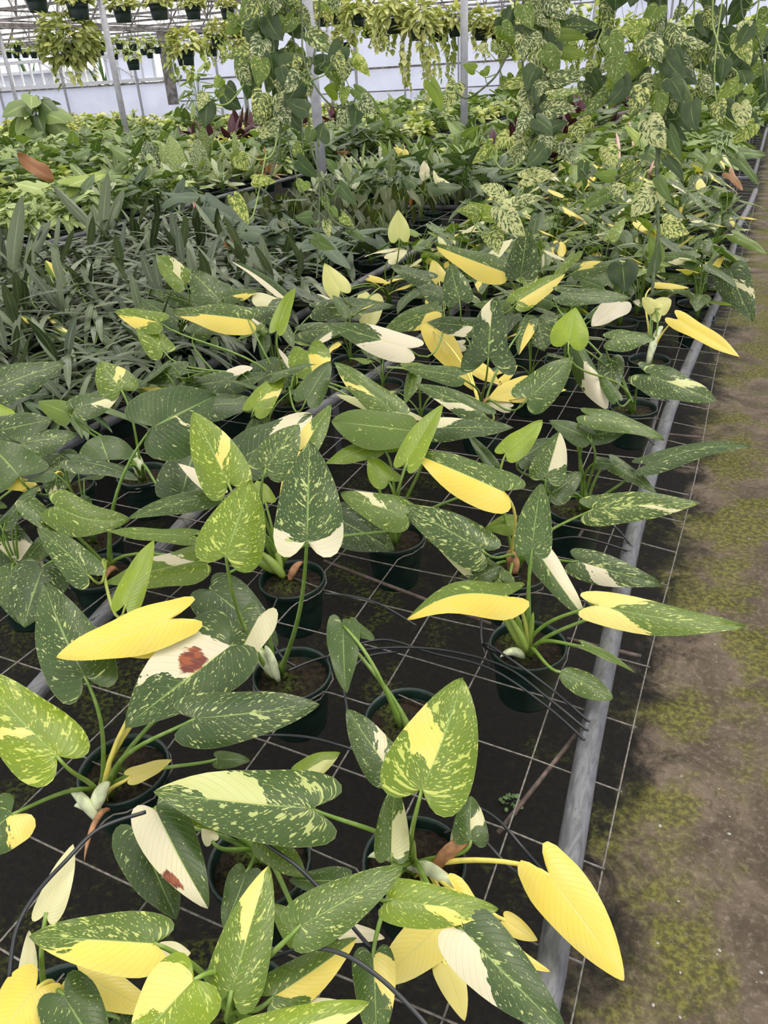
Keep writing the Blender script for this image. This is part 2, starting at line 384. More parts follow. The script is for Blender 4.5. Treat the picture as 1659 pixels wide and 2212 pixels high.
def leaf_geo(L, wl, wr, shape='long', nu=6, nv=18, fold=0.12, curl=0.1, wave=0.03, bow=0.0, lobe=1.0, fl=None, fr=None, rng=R, roll=0.0):
    """blade with its midrib on y, tip at y=L, top side +z; wl, wr = half widths to left and right"""
    ol = outline(shape, nv, lobe); vs, fs, uvs = [], [], []
    ph = rng.random() * 6.28; wf = 2.0 + rng.random() * 1.6
    fl = fold if fl is None else fl; fr = fold if fr is None else fr
    cols = list(range(-nu, nu + 1))
    for (ex, ey), j in zip(ol, range(nv + 1)):
        my = (j / nv) ** 1.15
        for i in cols:
            u = abs(i) / nu; sgn = 1 if i > 0 else -1; hw = wr if i > 0 else wl; fo = fr if i > 0 else fl
            x = ex * hw * u * sgn; y = (my + (ey - my) * u) * L
            yy = y / L; ax = abs(x)
            z = fo * ax - curl * L * max(yy, -0.1) ** 2 * (1.0 if yy > 0 else 0.5)
            z += wave * hw * 1.6 * u * u * math.sin(wf * 6.28 * (yy * 0.5 + 0.2 * sgn) + ph + (1.3 if sgn > 0 else 0))
            z -= 0.35 * ax * ax / max(hw, 1e-4) * (fo > 0)
            z += 0.010 * L * math.sin(yy * 40 - u * 9) * u * (1 - u)
            if roll: z -= roll * ax * ax / max(hw, 1e-4) * 2
            x += bow * L * math.sin(max(0, min(1, yy)) * math.pi)
            vs.append((x, y, z)); uvs.append((0.5 + 0.5 * (sgn * u if i else 0), yy))
    W_ = 2 * nu + 1
    for j in range(nv):
        for i in range(W_ - 1):
            a = j * W_ + i; fs.append((a, a + 1, a + 1 + W_, a + W_))
    return vs, fs, uvs
def bez(p0, p1, p2, p3, n):
    out = []
    for i in range(n + 1):
        t = i / n; s = 1 - t
        out.append(p0 * s ** 3 + p1 * 3 * s * s * t + p2 * 3 * s * t * t + p3 * t ** 3)
    return out
def leafprops(o, g=0.3, spk=0.5, patch=None, col=0.5, marb=0.0, burn=None):
    sd_ = R.random()
    o['lf'] = (float(g), float(spk), sd_)
    if patch: side, a, b = patch; o['pt'] = ({'l': -1.0, 'r': 1.0, 'b': 0.0}[side], float(a), float(b))
    else: o['pt'] = (0.0, 9.0, 9.0)
    o['pc'] = (float(col), 0.0, float(marb))
    o['br'] = tuple(float(x) for x in burn) if burn else (5.0, 5.0, 0.01)
POT_R, POT_H, RIM = 0.078, 0.135, 0.618
_pots = {}
def pot_parts(root, r=POT_R, h=POT_H, z=0.0, key='bench', soil=True):
    """pot with rolled rim and drain-side foot, its rim at height z of the plant"""
    if key not in _pots:
        b = MB(); b.lathe([(0.001, -h + .004), (r * .70, -h + .004), (r * .74, -h), (r * .76, -h + .006), (r * .84, -h * .55), (r * .90, -.022), (r * .965, -.020), (r, -.016), (r * 1.01, -.004), (r, 0.0), (r * .965, 0.0), (r * .93, -.006), (r * .90, -.03), (r * .78, -h * .8)], 30)
        s_ = MB(); rg = random.Random(5); vs = []; fs = []; rings = 7; n = 22
        for i in range(rings + 1):
            for k in range(n):
                rr_ = r * .905 * i / rings; a = 6.2832 * k / n
                vs.append((rr_ * math.cos(a), rr_ * math.sin(a), -.022 + rg.uniform(-.003, .004) + .004 * (1 - i / rings)))
        for i in range(rings):
            for k in range(n): fs.append((i * n + k, i * n + (k + 1) % n, (i + 1) * n + (k + 1) % n, (i + 1) * n + k))
        s_.add(vs, fs)
        _pots[key] = (b.mesh('pot', M['pot']), s_.mesh('soil', M['soil']))
    pm, sm = _pots[key]
    p = link('pot', pm, root, (0, 0, z))
    if soil: link('soil', sm, p)
    return p
# ================================================================ the greenhouse shell
WY = 27.0                                              # far wall
def plane(name, x0, y0, x1, y1, z, mat, nx=1, ny=1, bump=0.0):
    b = MB(); rg = random.Random(3)
    vs = [(x0 + (x1 - x0) * i / nx, y0 + (y1 - y0) * j / ny, z + (rg.uniform(-bump, bump))) for j in range(ny + 1) for i in range(nx + 1)]
    fs = [(j * (nx + 1) + i, j * (nx + 1) + i + 1, (j + 1) * (nx + 1) + i + 1, (j + 1) * (nx + 1) + i) for j in range(ny) for i in range(nx)]
    return struct(b.add(vs, fs).build(name, mat, smooth=True))
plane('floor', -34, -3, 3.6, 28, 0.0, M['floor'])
for nm, x in (('wall_right', 3.6), ('wall_left', -34.0)):
    b = MB(); b.box(x - .02, -3, 0, x + .02, WY + 1, 3.2); struct(b.build(nm, M['wall'], smooth=False))
# far wall: low sheet, open window band on the left, full sheets on the right
b = MB(); b.box(-34, WY, 0, 3.6, WY + .02, 1.70); b.box(-21.2, WY, 1.70, 3.6, WY + .02, 3.3); b.box(-34, WY, 2.85, -21.2, WY + .02, 3.3)
b.box(-24.4, WY, 1.8, -21.9, WY + .02, 2.85)
struct(b.build('wall_back', M['wall'], smooth=False))
b = MB(); b.box(-34, WY - .10, 1.72, -20.9, WY + .06, 1.84); struct(b.build('trim_1', M['white'], smooth=False))
b = MB(); b.box(-34, WY - .12, 1.64, -20.9, WY - .02, 1.70); b.box(-20.9, WY - .1, 1.66, 3.6, WY - .06, 1.72); b.box(-20.9, WY - .1, .98, 3.6, WY - .07, 1.02); struct(b.build('trim_2', M['truss'], smooth=False))
b = MB(); b.box(-34, WY - .10, 2.62, -21.0, WY + .04, 2.74)
for i in range(22):
    x = -33.6 + i * .58; b.box(x, WY - .04, 1.84, x + .06, WY + .04, 2.62)
for x in (-31.5, -27.6, -24.3): b.tube([(x, WY - .08, 2.62), (x + 1.5, WY - .08, 1.84)], .035)
struct(b.build('window_1', M['white'], smooth=False))
# far wall studs
b = MB()
for x in (-30.3, -26.6, -22.8, -19.0, -15.1, -13.3, -11.5, -9.6, -8.2, -6.8, -5.1, -3.2, -1.4):
    b.tube([(x, WY - .14, 0), (x, WY - .14, 3.3)], .05 if x < -12 else .035, 6)
struct(b.build('trim_3', M['post'], smooth=False))
b = MB(); b.box(-21.35, WY - .3, 0.9, -20.95, WY - .15, 3.3); struct(b.build('trim_4', M['truss'], smooth=False))
# steel columns: two rows seen, each column its own
for i, (x, y, r) in enumerate(((-4.1, 7.36, .05), (-3.85, 10.99, .05), (-3.85, 15.2, .05), (-3.85, 19.4, .05), (-11.05, 12.46, .055), (-11.05, 16.6, .05), (-11.05, 20.8, .05), (-18.2, 16.6, .05), (-4.1, 3.4 - 4.0, .05))):
    b = MB(); b.tube([(x, y, 0), (x, y, 3.05)], r, 14); o = b.build('trim_%d' % (i + 5), M['post']); struct(o)
# roof: trusses across the bays, purlins along them
GUT = (-32.3, -25.2, -18.15, -11.05, -4.0, 3.1)
def arch(x0, x1, n=12, z0=3.05, h=1.75):
    return [(x0 + (x1 - x0) * i / n, z0 + h * math.sin(math.pi * i / n) ** .8) for i in range(n + 1)]
TRUSS_Y = [2.2 + 1.75 * i for i in range(15)]
b = MB(); p = MB()
for ti, y in enumerate(TRUSS_Y):
    b.box(-32.3, y - .025, 2.985, 3.1, y + .025, 3.03)
    for a_, c_ in zip(GUT[:-1], GUT[1:]):
        pts = arch(a_, c_)
        b.tube([(x, y, z) for x, z in pts], .026, 5)
        for k in range(2, 11, 2):
            b.tube([(pts[k][0], y, pts[k][1]), (pts[k][0] + (.6 if k < 6 else -.6), y, 3.04)], .02, 4)
for a_, c_ in zip(GUT[:-1], GUT[1:]):
    for k, (x, z) in enumerate(arch(a_, c_, 8)): p.tube([(x, -2, z + .03), (x, WY, z + .03)], .022, 5)
    for x in (a_ + 1.5, a_ + 3.1, a_ + 5.0): p.tube([(x, -2, 2.94), (x, WY, 2.94)], .018, 5)
for x in GUT: p.box(x - .09, -2, 3.04, x + .09, WY, 3.16)
o = b.build('ceiling_trusses', M['truss'], smooth=False); struct(o)
o = p.build('ceiling_purlins', M['truss'], smooth=False); struct(o)
b = MB()
for a_, c_ in zip(GUT[:-1], GUT[1:]):
    pts = arch(a_, c_, 16); n = len(pts)
    b.add([(x, -3, z + .06) for x, z in pts] + [(x, WY + 1, z + .06) for x, z in pts], [(i, i + 1, n + i + 1, n + i) for i in range(n - 1)])
struct(b.build('ceiling', M['roof'], smooth=True))
# what shows through the open window band: palms and a shed outside
grnd = plane('floor_outside', -60, 28, 6, 60, -0.01, flat_mat('outside_gravel', (.25, .24, .21), .9, 0, .3, 3))
b = MB(); b.box(-33.5, 29.5, 0, -29.6, 32, 2.3); b.box(-33.8, 29.3, 2.3, -29.4, 32.2, 2.42)
tag(b.build('shed', flat_mat('shed_paint', (.62, .64, .68), .6, 0, .1, 2), smooth=False), 'pale grey shed outside beyond the open window band', 'shed')

# ================================================================ wire benches
pot_sites = []                                          # (x, y) of pots hanging in the near bench, filled as plants are built
def wire_bench(x0, x1, y0, y1, fine, label, railx):
    root = empty('wire_bench', ((x0 + x1) / 2, y0, 0), label, 'bench')
    off = Vector(root.location)
    def loc(p): return (p[0] - off.x, p[1] - off.y, p[2])
    b = MB(); step_ = 0.1524 if fine else 0.3
    sites = [s for s in pot_sites if x0 - .1 < s[0] < x1 + .1] if fine else []
    rg = random.Random(4)
    def push(x, y):
        for sx_, sy_ in sites:
            dx, dy = x - sx_, y - sy_; d = math.hypot(dx, dy)
            if d < .079:
                if d < 1e-3: dx, dy, d = 1e-3, 0, 1e-3
                return sx_ + dx / d * .080, sy_ + dy / d * .080
        return x, y
    sub = .026 if fine else 2
    nx_ = int((x1 - x0) / step_); ny_ = int((y1 - y0) / step_)
    for i in range(nx_ + 1):
        x = x1 - i * step_; ys = y0; pts = []; wob = rg.uniform(0, 6)
        n = max(2, int((y1 - y0) / sub)) if fine else int((y1 - y0) / .6)
        for k in range(n + 1):
            y = y0 + (y1 - y0) * k / n; xx, yy = push(x + .006 * math.sin(y * 3 + wob), y); pts.append(loc((xx, yy, .600 + .004 * math.sin(y * 5 + wob) - (.012 if abs(x - x1) < .01 else 0) * 1)))
        b.tube(pts, .0019 if fine else .004, 4)
    for j in range(ny_ + 1):
        y = y0 + j * step_ + .04; pts = []; wob = rg.uniform(0, 6)
        n = max(2, int((x1 - x0) / sub)) if fine else 3
        for k in range(n + 1):
            x = x0 + (x1 - x0) * k / n; xx, yy = push(x, y + .006 * math.sin(x * 4 + wob)); pts.append(loc((xx, yy, .604 + .004 * math.sin(x * 6 + wob) - .012 * max(0, (x - x1 + .15) / .15))))
        b.tube(pts, .0019 if fine else .004, 4)
    b.build('wire_mesh', M['wire'], root, smooth=True)
    for pts in railx:
        b = MB(); b.tube([loc(p) for p in pts], .0205, 14); b.build('rail', M['pipe'], root)
    n = max(2, int((y1 - y0) / 2.2))
    for k in range(n + 1):
        for x in (x0 + .15, x1 - .20):
            y = y0 + .3 + (y1 - y0 - .6) * k / n
            b = MB(); b.tube([loc((x, y, 0)), loc((x, y, .57))], .016, 8); b.build('leg', M['bench'], root)
    return root
def cross_braces(root):
    """thin rusty rods under the near mesh running out past the pipe"""
    for (a, c) in (((700, 1212), (1060, 1348)), ((1225, 1380), (1385, 1418)), ((1360, 930), (1515, 945)), ((1075, 1800), (1290, 1530)), ((1250, 1160), (1290, 1090))):
        p0 = at_z(*a, .585); p1 = at_z(*c, .585)
        b = MB(); off = Vector(root.location)
        b.tube([p0 - off, p1 - off], .0042, 6); b.build('brace', M['rust'], root)
# ================================================================ hand-placed philodendrons of the near bench
CROWN = {}
def crown_at(px, py, z=RIM - .012): return at_z(px, py, z)
def screen_leaf(B3, tip, w_px, k=0.5, lean=0.0, split=.5, bpx=None):
    toc = (EYEV - B3).normalized()
    N = (Vector((0, 0, 1)) * (1 - k) + toc * k)
    hx = Vector((toc.y, -toc.x, 0)); N = (N + hx * lean).normalized()
    T = on_plane(tip[0], tip[1], B3, N)
    if (T - B3).length > .55: T = B3 + (T - B3).normalized() * .55
    A = (T - B3); L = A.length; A.normalize(); W = A.cross(N).normalized(); N = W.cross(A)
    dx, dy = tip[0] - bpx[0], tip[1] - bpx[1]; l = math.hypot(dx, dy)
    mx_, my_ = bpx[0] + dx * .35, bpx[1] + dy * .35
    pr = (-dy / l, dx / l)
    q = on_plane(mx_ + pr[0] * w_px * .5, my_ + pr[1] * w_px * .5, B3, N); q0 = on_plane(mx_, my_, B3, N)
    hw = abs((q - q0).dot(W))
    hw = min(hw, .16)
    Mx = Matrix((( W.x, A.x, N.x, B3.x), (W.y, A.y, N.y, B3.y), (W.z, A.z, N.z, B3.z), (0, 0, 0, 1)))
    return Mx, L, hw * 2 * split, hw * 2 * (1 - split), A, N
def petiole_geo(p0, p3, A, r0=.0045, r1=.0026, n=12, lift=.42, seed=0):
    d = (p3 - p0).length; h = (p3 - p0); h.z = 0
    p1 = p0 + Vector((0, 0, 1)) * d * lift + h * .10
    p2 = p3 - A * d * .22 - Vector((0, 0, 1)) * d * .12
    pts = bez(p0, p1, p2, p3, n)
    rr_ = [max(r1, r0 * (1.9 - 7.0 * (i / n)) if i / n < .12 else r0 + (r1 - r0) * i / n) for i in range(n + 1)]
    return pts, rr_
def L_(b, t, w, h=.14, g=.3, s=.5, p=None, c=.5, **k): return dict(b=b, t=t, w=w, h=h, g=g, s=s, p=p, c=c, **k)
def make_plant(name, crown, leaves, label, group=None, sheaths=(), pot=True, kind='potted_philodendron'):
    c3 = crown_at(*crown) if len(crown) == 2 else Vector(crown)
    root = empty(kind, (c3.x, c3.y, RIM), label, 'potted plant', group)
    if pot:
        pc3 = c3 if pot is True else crown_at(*pot)
        root.location = (pc3.x, pc3.y, RIM)
        pot_parts(root); pot_sites.append((pc3.x, pc3.y))
    off = Vector(root.location); tr = Matrix.Translation(-off)
    for i, d in enumerate(leaves):
        B3 = at_z(d['b'][0], d['b'][1], RIM + d['h'])
        Mx, L, wl, wr, A, N = screen_leaf(B3, d['t'], d['w'], d.get('k', .5), d.get('lean', R.uniform(-.12, .12)), d.get('split', .5), d['b'])
        if L < .03 or L > .42: print('LEAF?', name, i, d['b'], round(L, 3), round(wl + wr, 3))
        vs, fs, uvs = leaf_geo(L, wl, wr, d.get('shape', 'long'), 6, 18, d.get('fold', .14), d.get('curl', R.uniform(.02, .10)), d.get('wave', .055), d.get('bow', R.uniform(-.02, .02)), d.get('lobe', 1.0), d.get('fl'), d.get('fr'), roll=d.get('roll', 0))
        b = MB().add(vs, fs, uvs); me = b.mesh('leaf', d.get('mat') or M['leaf'])
        o = link('leaf', me, root); o.matrix_local = tr @ Mx
        leafprops(o, d['g'], d['s'], d['p'], d['c'], 0, d.get('burn'))
        if d['p'] and d['p'][0] == 'b' and d['p'][1] < -.2 and d['p'][2] > 1: o['label'] = 'all-yellow leaf' if d['c'] > .6 else 'all-cream leaf'
        elif d.get('burn'): o['label'] = 'cream-sided leaf with a brown scorch'
        if d.get('pet', True):
            cc = c3 + Vector((R.uniform(-.008, .008), R.uniform(-.008, .008), -.012))
            pts, rr_ = petiole_geo(cc, B3, A, d.get('pr', .0046), .0026, lift=d.get('lift', .42))
            if 'via' in d:                                # a petiole seen to bend through a point
                v = at_z(d['via'][0], d['via'][1], RIM + d['via'][2])
                pts = bez(cc, cc * .2 + v * .8, v * .85 + B3 * .15, B3, 12)
            q = MB(); q.tube([Mx.inverted() @ pnt for pnt in pts], rr_, 8)
            po = link('petiole', q.mesh('petiole', M['petiole']), o)
            full = d['p'] and d['p'][0] == 'b' and d['p'][1] < -.2 and d['p'][2] > 1
            po['tone'] = d.get('tone', 1.0 if (full and d['c'] > .6) else (.35 * d['g'] + .1))
    for (b0, t0, w, h, kind) in sheaths:
        B3 = at_z(b0[0], b0[1], RIM + h[0]); T3 = at_z(t0[0], t0[1], RIM + h[1])
        A = T3 - B3; L = A.length; dep = (B3 - EYEV).dot(cf); hw = w / FPX * dep * .42
        up = Vector((0, 0, 1)) * L * (.28 if kind in ('pale', 'brown') else .06)
        pts = bez(B3 - Vector((0, 0, .01)), B3 + A * .25 + up, B3 + A * .75 + up * .9, T3, 12)
        prof = [.55, .75, .9, 1, 1, .97, .9, .82, .72, .6, .45, .25, .04]
        b = MB(); b.tube([p_ - off for p_ in pts], [hw * q_ for q_ in prof], 10)
        nm = {'spear': 'new_leaf', 'spathe': 'spathe', 'pink': 'stalk'}.get(kind, 'sheath')
        mt = {'pale': M['sheath'], 'brown': M['brown'], 'spear': M['petiole'], 'green': M['petiole'], 'pink': M['pink'], 'spathe': M['spathe']}[kind]
        o = b.build(nm, mt, root); o['tone'] = .45
        if kind == 'brown': o['label'] = 'dry brown sheath'
    return root
Y_ = dict(p=('b', -9, 9), c=1.0, s=0.0, g=.9)            # wholly yellow leaf
W_ = dict(p=('b', -9, 9), c=.25, s=0.0, g=.5)            # wholly cream leaf
def Yl(b, t, w, h=.1, **k):
    d = dict(Y_); d.update(k); return L_(b, t, w, h, **d)
def Wl(b, t, w, h=.1, **k):
    d = dict(W_); d.update(k); return L_(b, t, w, h, **d)

make_plant('P7', (895, 1868), [
 L_((912,1704),(1001,1462),200,.20,.72,.95,('l',.14,.42),.9,split=.52,k=.75,curl=.05,fold=.06),
 Yl((1187,1892),(1349,2118),132,.09,k=.75,lobe=1.9,curl=.05,fold=.12,pr=.005,lift=.25),
 L_((1003,2012),(1226,2235),152,.15,.16,.6,('r',-.5,.20),.12,k=.6,split=.5,curl=.1),
 L_((850,1944),(1078,1962),108,.17,.80,.7,('r',.3,.5),.9,k=.6,bow=.02,curl=.05),
 Yl((952,1998),(807,2131),115,.05,c=.8,k=.6),
 Yl((985,1925),(1190,2097),66,.07,bow=.12,k=.5,fold=.3),
 Yl((962,2085),(1004,2203),64,.03,c=.7,k=.5),
 Yl((1092,1988),(1162,2030),48,.03,c=.9),
 L_((1017,1814),(1018,1718),78,.06,.25,.5,('r',.2,.45),.3,k=.6),
 Wl((1005,1822),(978,1792),60,.03,c=.3),
 L_((845,1843),(852,1690),76,.10,.42,.6,('r',-.3,.42),.35,k=.7),
 L_((842,1665),(749,1524),92,.11,.2,.7,('r',.1,.3),.2,k=.6,pr=.0035),
 L_((672,1747),(329,1706),168,.17,.30,.95,('r',.22,.66),.44,split=.46,k=.6,lobe=1.3,curl=.03,fold=.05),
 L_((806,2068),(812,2270),96,.08,.35,.5,('l',-.3,.3),.8,k=.5),
 L_((742,1902),(622,1897),66,.06,.2,.4,None,k=.4),
 Wl((742,2012),(832,2024),44,.04,c=.1),
 ], 'variegated philodendron at the front by the pipe with one big all-yellow leaf', sheaths=[
 ((895,1868),(1006,1953),34,(.02,.05),'pale'), ((890,1866),(794,1852),34,(.02,.05),'pale'),
 ((936,1872),(1048,1806),38,(.015,.05),'brown'), ((893,1880),(895,1815),16,(.0,.09),'spear')])
make_plant('P2', (222, 1718), [
 L_((122,1632),(-52,1440),168,.15,.85,.95,('l',.2,.3),.8,k=.6,curl=.06),
 L_((182,1460),(94,1256),152,.21,.18,.65,None,k=.55,lobe=1.3,via=(232,1560,.13)),
 Yl((365,1338),(119,1417),100,.27,c=.98,k=.6,lobe=2.0,curl=.03,fold=.05,s=0,lift=.5),
 Yl((345,1402),(243,1412),28,.22,k=.3),
 L_((498,1395),(264,1562),178,.22,.16,.75,('r',-.06,.42),.12,k=.55,split=.42,burn=(.24,.30,.26),curl=.10,fold=.28),
 L_((422,1552),(691,1517),122,.19,.12,.75,None,k=.6,lobe=1.2,curl=.04,fold=.06),
 L_((24,1760),(-80,1850),118,.10,.32,.5,('l',-.6,.1),.9,k=.5,lobe=1.8),
 Yl((284,1676),(372,1638),38,.04,c=.75),
 L_((470,1640),(541,1642),40,.03,.3,.2,None),
 ], 'variegated philodendron with a white sheath wrapped round its crown, left front', pot=(270,1668), sheaths=[
 ((205,1738),(238,1690),38,(.02,.035),'pale'), ((205,1760),(150,1705),30,(.01,.03),'pale'), ((232,1740),(182,1862),16,(.01,-.0),'brown'), ((215,1750),(160,1742),30,(.0,.02),'pale')])
make_plant('P9', (560, 1848), [
 L_((500,1772),(312,1744),52,.12,.72,.7,None,k=.5),
 L_((338,1752),(450,1958),132,.16,.22,.45,('r',-.9,1.4),.14,k=.6,burn=(.80,.62,.26),curl=.08,fold=.16),
 L_((300,1790),(381,1983),140,.10,.14,.5,None,k=.5),
 L_((572,1812),(662,1893),78,.10,.5,.6,None,k=.5),
 Wl((458,1816),(438,1782),36,.06,g=.2),
 L_((532,1885),(482,2005),76,.09,.2,.45,None,k=.4),
 L_((650,1672),(735,1622),56,.06,.8,.4,('r',-.2,.6),.5),
 L_((648,2024),(588,1950),62,.05,.55,.4,None),
 ], 'small variegated philodendron whose pink-cream leaf has a brown scorch', pot=(562,1868))
make_plant('P8', (512, 2205), [
 L_((500,2138),(580,1866),126,.17,.62,.85,('l',.34,.80),.75,k=.65,curl=.04),
 L_((652,1998),(872,1868),122,.20,.45,.85,None,k=.6,pr=.006,curl=.05),
 L_((592,2152),(770,2025),104,.13,.5,.6,('r',.0,.9),.9,k=.5),
 L_((418,2118),(282,2268),172,.20,.88,.75,('r',-.2,.5),.8,k=.6),
 L_((520,2262),(799,2160),118,.16,.86,.8,('r',.1,.7),.7,k=.6),
 L_((600,2192),(765,2166),60,.12,.5,.4,('l',.2,.9),.3),
 L_((331,2038),(60,2020),142,.19,.48,.95,('l',-.4,.50),.95,k=.6,curl=.04),
 Wl((345,2062),(412,2058),62,.12,g=.1),
 ], 'variegated philodendron crowding the bottom edge with an upright half-yellow leaf')
make_plant('P10', (122, 2222), [
 Wl((100,1971),(156,1820),64,.19,c=.32,k=.5,tone=.3),
 Wl((56,2128),(62,2008),44,.14,c=.28),
 Yl((176,2105),(345,2185),98,.10,c=.86,k=.6),
 Yl((78,2136),(-22,2268),134,.15,k=.6,lobe=1.9),
 L_((138,2152),(232,2300),150,.15,.22,.5,None,k=.5,lobe=1.4),
 L_((260,2200),(330,2260),90,.06,.15,.4,None),
 ], 'philodendron in the bottom left corner with thin cream leaves and yellow leaves')
make_plant('P1', (1138, 1402), [
 L_((1090,1288),(876,1324),80,.15,.62,.6,('l',-.9,1.3),1.0,k=.35,split=.56,bow=.13,lobe=1.6,curl=.1,tone=.7),
 L_((1150,1184),(1170,1043),84,.24,.30,.75,None,k=.8,lift=.4,curl=.02),
 L_((1293,1308),(1614,1346),80,.14,.58,.8,('b',-.8,.09),.75,k=.5,bow=.035,curl=.06),
 L_((1160,1190),(1266,1334),62,.17,.28,.55,('l',-.9,1.5),.15,k=.5),
 L_((1302,1302),(1262,1290),34,.10,.3,.4,None),
 L_((1212,1452),(1325,1506),54,.06,.40,.6,None,k=.5,shape='oval'),
 L_((1262,1396),(1372,1448),20,.10,.5,.3,None,k=.3,fold=.6),
 ], 'small variegated philodendron alone in its pot beside the grey pipe', pot=(1140,1400), sheaths=[
 ((1135,1402),(1083,1330),24,(.0,.08),'green'), ((1137,1400),(1108,1312),20,(.0,.10),'green'), ((1142,1395),(1152,1322),18,(.0,.08),'spear'), ((1130,1412),(1080,1420),24,(.0,.015),'pale'), ((1140,1398),(1090,1318),16,(.02,.10),'green')])
make_plant('P5', (1110, 1222), [
 L_((1087,1062),(894,973),98,.22,.42,.75,('l',-.9,1.4),1.0,k=.45,split=.5,lobe=1.1,tone=.9,curl=.05),
 L_((1040,1187),(864,1084),96,.13,.25,.95,None,k=.6),
 L_((1075,1252),(918,1138),62,.06,.40,.5,('l',.0,.6),.35,k=.5),
 L_((1032,1246),(1085,1222),44,.07,.1,.6,None),
 L_((1283,1100),(1513,1084),72,.13,.38,1.0,('r',.42,.55),.3,k=.6,curl=.04),
 L_((1250,1213),(1430,1261),72,.07,.14,.85,('r',.0,.30),.08,k=.6,curl=.04),
 L_((1112,1130),(1048,1140),46,.10,.72,.5,None),
 L_((1095,977),(1172,903),58,.26,.9,.3,None,k=.5),
 ], 'variegated philodendron with half-yellow leaf and a brown sheath behind the lone pot', pot=(1112,1238), sheaths=[((1112,1230),(1098,1190),34,(.0,.03),'brown')])
make_plant('P6', (1260, 1092), [
 L_((1180,1030),(1209,932),80,.17,.34,.85,('r',.12,.95),.15,k=.7),
 L_((1190,1068),(1256,1018),62,.12,.12,.7,None),
 L_((1398,1004),(1624,961),46,.13,.14,.6,None,k=.4,bow=-.08,wave=.06,via=(1330,1055,.05)),
 L_((1322,998),(1420,1064),36,.12,.2,.6,None),
 L_((1290,998),(1330,1002),30,.14,.1,.4,None),
 L_((1272,898),(1437,944),46,.27,.42,.6,None,k=.4,bow=-.05),
 L_((1280,940),(1362,924),44,.22,.15,.4,None),
 L_((1268,944),(1186,906),46,.22,.2,.5,None),
 L_((1122,992),(1190,945),52,.16,.1,.4,None),
 ], 'variegated philodendron with moss in its pot and a long leaf over the walk', pot=(1245,1100))
make_plant('P4', (590, 1452), [
 L_((663,1167),(668,952),152,.42,.18,.85,('b',-.9,-.14),.12,k=.8,lobe=1.2,curl=.03,fold=.06,pr=.0052,via=(655,1330,.2)),
 L_((488,1200),(542,1036),146,.36,.74,.95,None,k=.75,curl=.04,fold=.06,via=(505,1330,.18)),
 L_((560,1330),(486,1467),84,.15,.22,.6,('l',-.9,.5),.2,k=.5,lobe=1.3,fold=.3),
 ], 'philodendron with one tall upright leaf on a very long stalk', pot=(632,1462), sheaths=[
 ((595,1455),(530,1400),34,(.0,.05),'pale'), ((600,1462),(572,1395),22,(.0,.06),'pale'), ((590,1440),(545,1385),22,(.0,.06),'green')])
make_plant('P3', (602, 1225), [
 L_((492,1042),(414,886),112,.30,.76,.85,('r',.15,.36),.8,k=.65,curl=.04),
 L_((472,1062),(384,998),34,.22,.3,.0,('b',-9,9),.02,k=.5),
 L_((452,1072),(273,1112),48,.20,.28,.6,None,k=.5),
 L_((575,1010),(645,914),92,.29,.32,.9,None,k=.6),
 L_((415,1158),(222,1140),34,.16,.55,.6,None,k=.4,wave=.1),
 Yl((617,1008),(650,932),34,.22,c=1),
 L_((457,1275),(600,1388),122,.05,.06,.5,None,k=.5),
 L_((873,1112),(736,1060),76,.17,.5,.7,('r',.3,.5),.3,k=.5),
 L_((728,1120),(851,1190),98,.10,.05,.7,None,k=.5),
 L_((573,1084),(556,1036),50,.16,.9,.1,None),
 L_((520,992),(672,885),112,.22,.13,.5,('b',.4,.75),.15,k=.5),
 L_((660,965),(714,868),54,.30,.5,.7,('l',-.3,.3),.8,k=.5),
 ], 'bushy variegated philodendron standing mid bench left of the open wire gap', pot=(632,1258), sheaths=[
 ((600,1228),(540,1205),34,(.0,.04),'green'), ((612,1240),(560,1190),24,(.0,.06),'green'), ((625,1245),(655,1215),20,(.0,.02),'brown'), ((608,1235),(585,1130),18,(.0,.10),'spear')])
make_plant('P12', (872, 1568), [
 L_((742,1352),(748,1490),74,.14,.28,.3,None,k=.1,fold=.5,via=(800,1410,.16),tone=.3,wave=.1),
 L_((742,1348),(810,1380),38,.14,.25,.3,None,k=.2,tone=.2),
 ], 'nearly bare philodendron with one drooping leaf on a bent stalk', pot=(880,1560))
make_plant('P11', (232, 1232), [
 L_((330,922),(468,852),168,.34,.12,.45,('r',.30,.36),.3,k=.65,lobe=1.5,shape='heart',pr=.006),
 L_((272,1304),(332,1160),62,.14,.92,.1,None,k=.5,tone=.6),
 L_((425,1212),(222,1252),78,.08,.68,.5,('r',.0,.25),.12,k=.4),
 L_((190,1240),(78,1134),78,.15,.28,.7,None,k=.55,tone=.5),
 L_((120,1093),(279,1116),88,.20,.55,.7,None,k=.55,bow=.12),
 L_((92,1226),(50,1352),126,.13,.08,.7,None,k=.5),
 ], 'variegated philodendron at the left with a broad dull green leaf on a long stalk', pot=(218,1240), sheaths=[((250,1225),(225,1260),16,(.0,.0),'brown')])
make_plant('P13', (310, 1030), [
 L_((395,1062),(432,940),126,.15,.06,.6,None,.05,k=.5),
 L_((233,993),(214,938),130,.19,.24,.3,None,k=.5),
 L_((262,842),(214,777),84,.26,.55,.8,('r',.2,.4),.6,k=.6),
 L_((165,882),(262,846),58,.24,.22,.7,('r',.3,.6),.3,k=.5),
 L_((150,895),(80,862),52,.22,.6,.2,None),
 ], 'variegated philodendron at the left with heart leaf dusted in yellow', sheaths=[((305,1025),(288,975),30,(.0,.06),'pale')])
